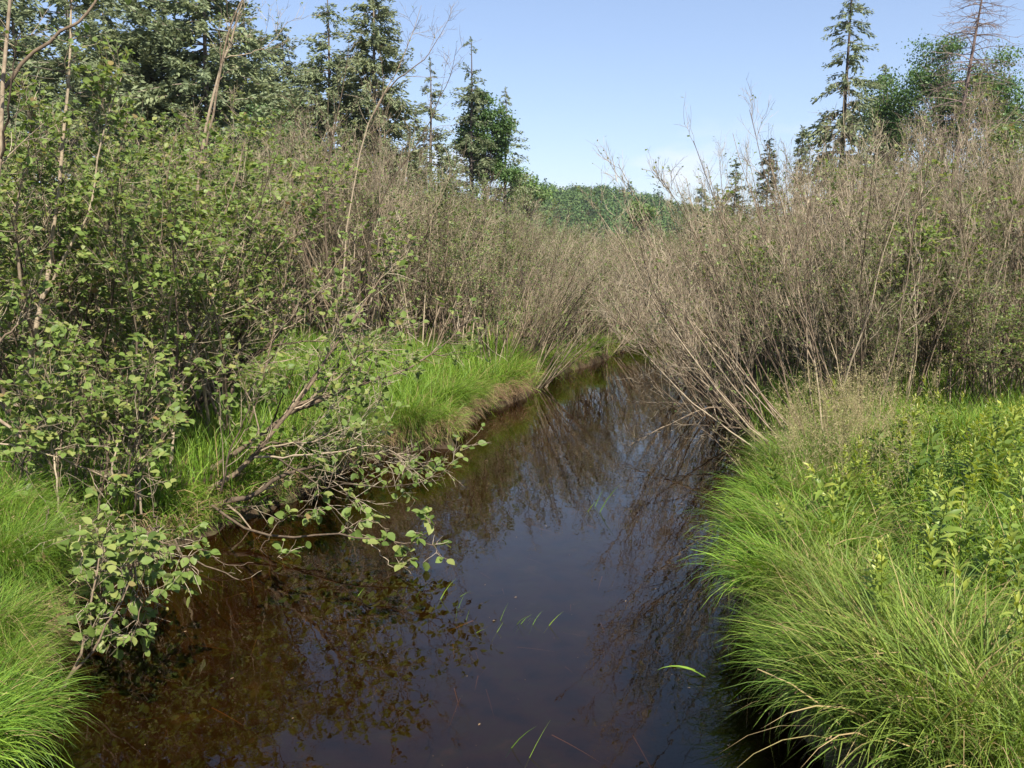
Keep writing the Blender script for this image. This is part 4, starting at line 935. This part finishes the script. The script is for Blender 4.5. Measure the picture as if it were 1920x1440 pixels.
# reed with broad blades reaching out from the right bank
pts = crom(Wl((1480, 1360, 4.95), (1430, 1345, 4.95), (1390, 1325, 4.95), (1360, 1300, 4.95), (1330, 1275, 4.95), (1300, 1255, 4.95)), 8)
g = Geo(); b_ = pts[0]; tubes(g, pts[None], taper(np.array([.003]), np.array([.001]), 8), 4, tint=.5)
p, T = on(pts[None], np.zeros(7, int), np.array([.35, .45, .55, .62, .7, .85, .98]))
blades(g, p, np.array([3.3, 2.6, 3.5, 2.9, 3.2, 2.5, 3.0]), np.full(7, .24), np.full(7, .012), np.full(7, 1.2), np.full(7, 2.2), 5, np.full(7, .55), twist=np.zeros(7))
tag(link('reed', g.mesh('reed', M['grass'], False, b_), loc=b_), 'single reed with drooping blades over the water at lower right', 'grass')
# bits floating on the water and straw lying just below it
def on_water(n_, dm):
    x = rng.uniform(-3, 5, n_ * 6); y = rng.uniform(3, 22, n_ * 6); ok = (stream_d(x, y) < -dm) & (np.abs(x) < .62 * y); return x[ok][:n_], y[ok][:n_]
g = Geo(); x, y = on_water(420, .05); k = len(x); a = rng.random(k) * 6.283
leaves(g, np.stack([x, y, np.full(k, .004)], -1), np.stack([np.cos(a), np.sin(a), 0 * a], -1), np.tile([0, 0, 1.0], (k, 1)) + .05 * rng.standard_normal((k, 3)), .006 + .022 * rng.random(k) ** 3, 'far', wid=.6)
tag(link('floating_debris', g.mesh('floating_debris', M['straw']), kind='stuff'), 'tiny leaf and straw bits floating on the stream')
g = Geo(); x, y = on_water(160, .25); k = len(x); y = np.minimum(y, 4 + (y - 3) * .55); ok = stream_d(x, y) < -.2; x, y = x[ok], y[ok]; k = len(x)
blades(g, np.stack([x, y, np.full(k, -.05)], -1), rng.normal(-1.2, .7, k), rng.uniform(.08, .35, k), np.full(k, .006), np.full(k, 1.62), np.full(k, 1.75), 3, rng.random(k), kink=0)
tag(link('submerged_straw', g.mesh('submerged_straw', M['straw']), kind='stuff'), 'pale straw blades drifting just under the water surface')
print('herbs done')

# ------------------------------------------------------------------ the air
g = Geo(); c = np.array([(x, y, z) for x in (-420, 600) for y in (-80, 1200) for z in (-2.0, 60.0)], float)
g.add(c, q=[(0, 1, 3, 2), (4, 6, 7, 5), (0, 4, 5, 1), (2, 3, 7, 6), (0, 2, 6, 4), (1, 5, 7, 3)])
m = bpy.data.materials.new('haze'); m.use_nodes = True; m.node_tree.nodes.clear()
o = m.node_tree.nodes.new('ShaderNodeOutputMaterial'); v = m.node_tree.nodes.new('ShaderNodeVolumePrincipled')
v.inputs['Color'].default_value = (.88, .93, 1.0, 1); v.inputs['Density'].default_value = 0.00022; v.inputs['Anisotropy'].default_value = 0.3
m.node_tree.links.new(v.outputs[0], o.inputs['Volume'])
tag(link('haze', g.mesh('haze', m), kind='stuff'), 'thin pale summer haze in the air')

# ------------------------------------------------------------------ labels for the groups small enough to count along
ORD = 'first second third fourth fifth sixth seventh eighth ninth tenth eleventh twelfth thirteenth fourteenth fifteenth sixteenth seventeenth eighteenth nineteenth twentieth'.split()
ORD += ['twenty ' + w for w in ORD[:9]] + ['thirtieth']
for grp, phrase in (('leafy alders of the left thicket', 'leafy green alder in the left thicket, {} counting from the left edge'),
                    ('alders along the far left water edge', 'twiggy alder leaning over the far left waterline, {} from the left'),
                    ('leafy undergrowth of the right thicket', 'low leafy alder among bare right stems, {} from the right edge')):
    ms = sorted((o_ for o_ in scene.objects if o_.get('group') == grp), key=lambda o_: o_.location.x / o_.location.y * (-1 if 'right edge' in phrase else 1))
    for k, o_ in enumerate(ms[:len(ORD)]): o_['label'] = phrase.format(ORD[k])
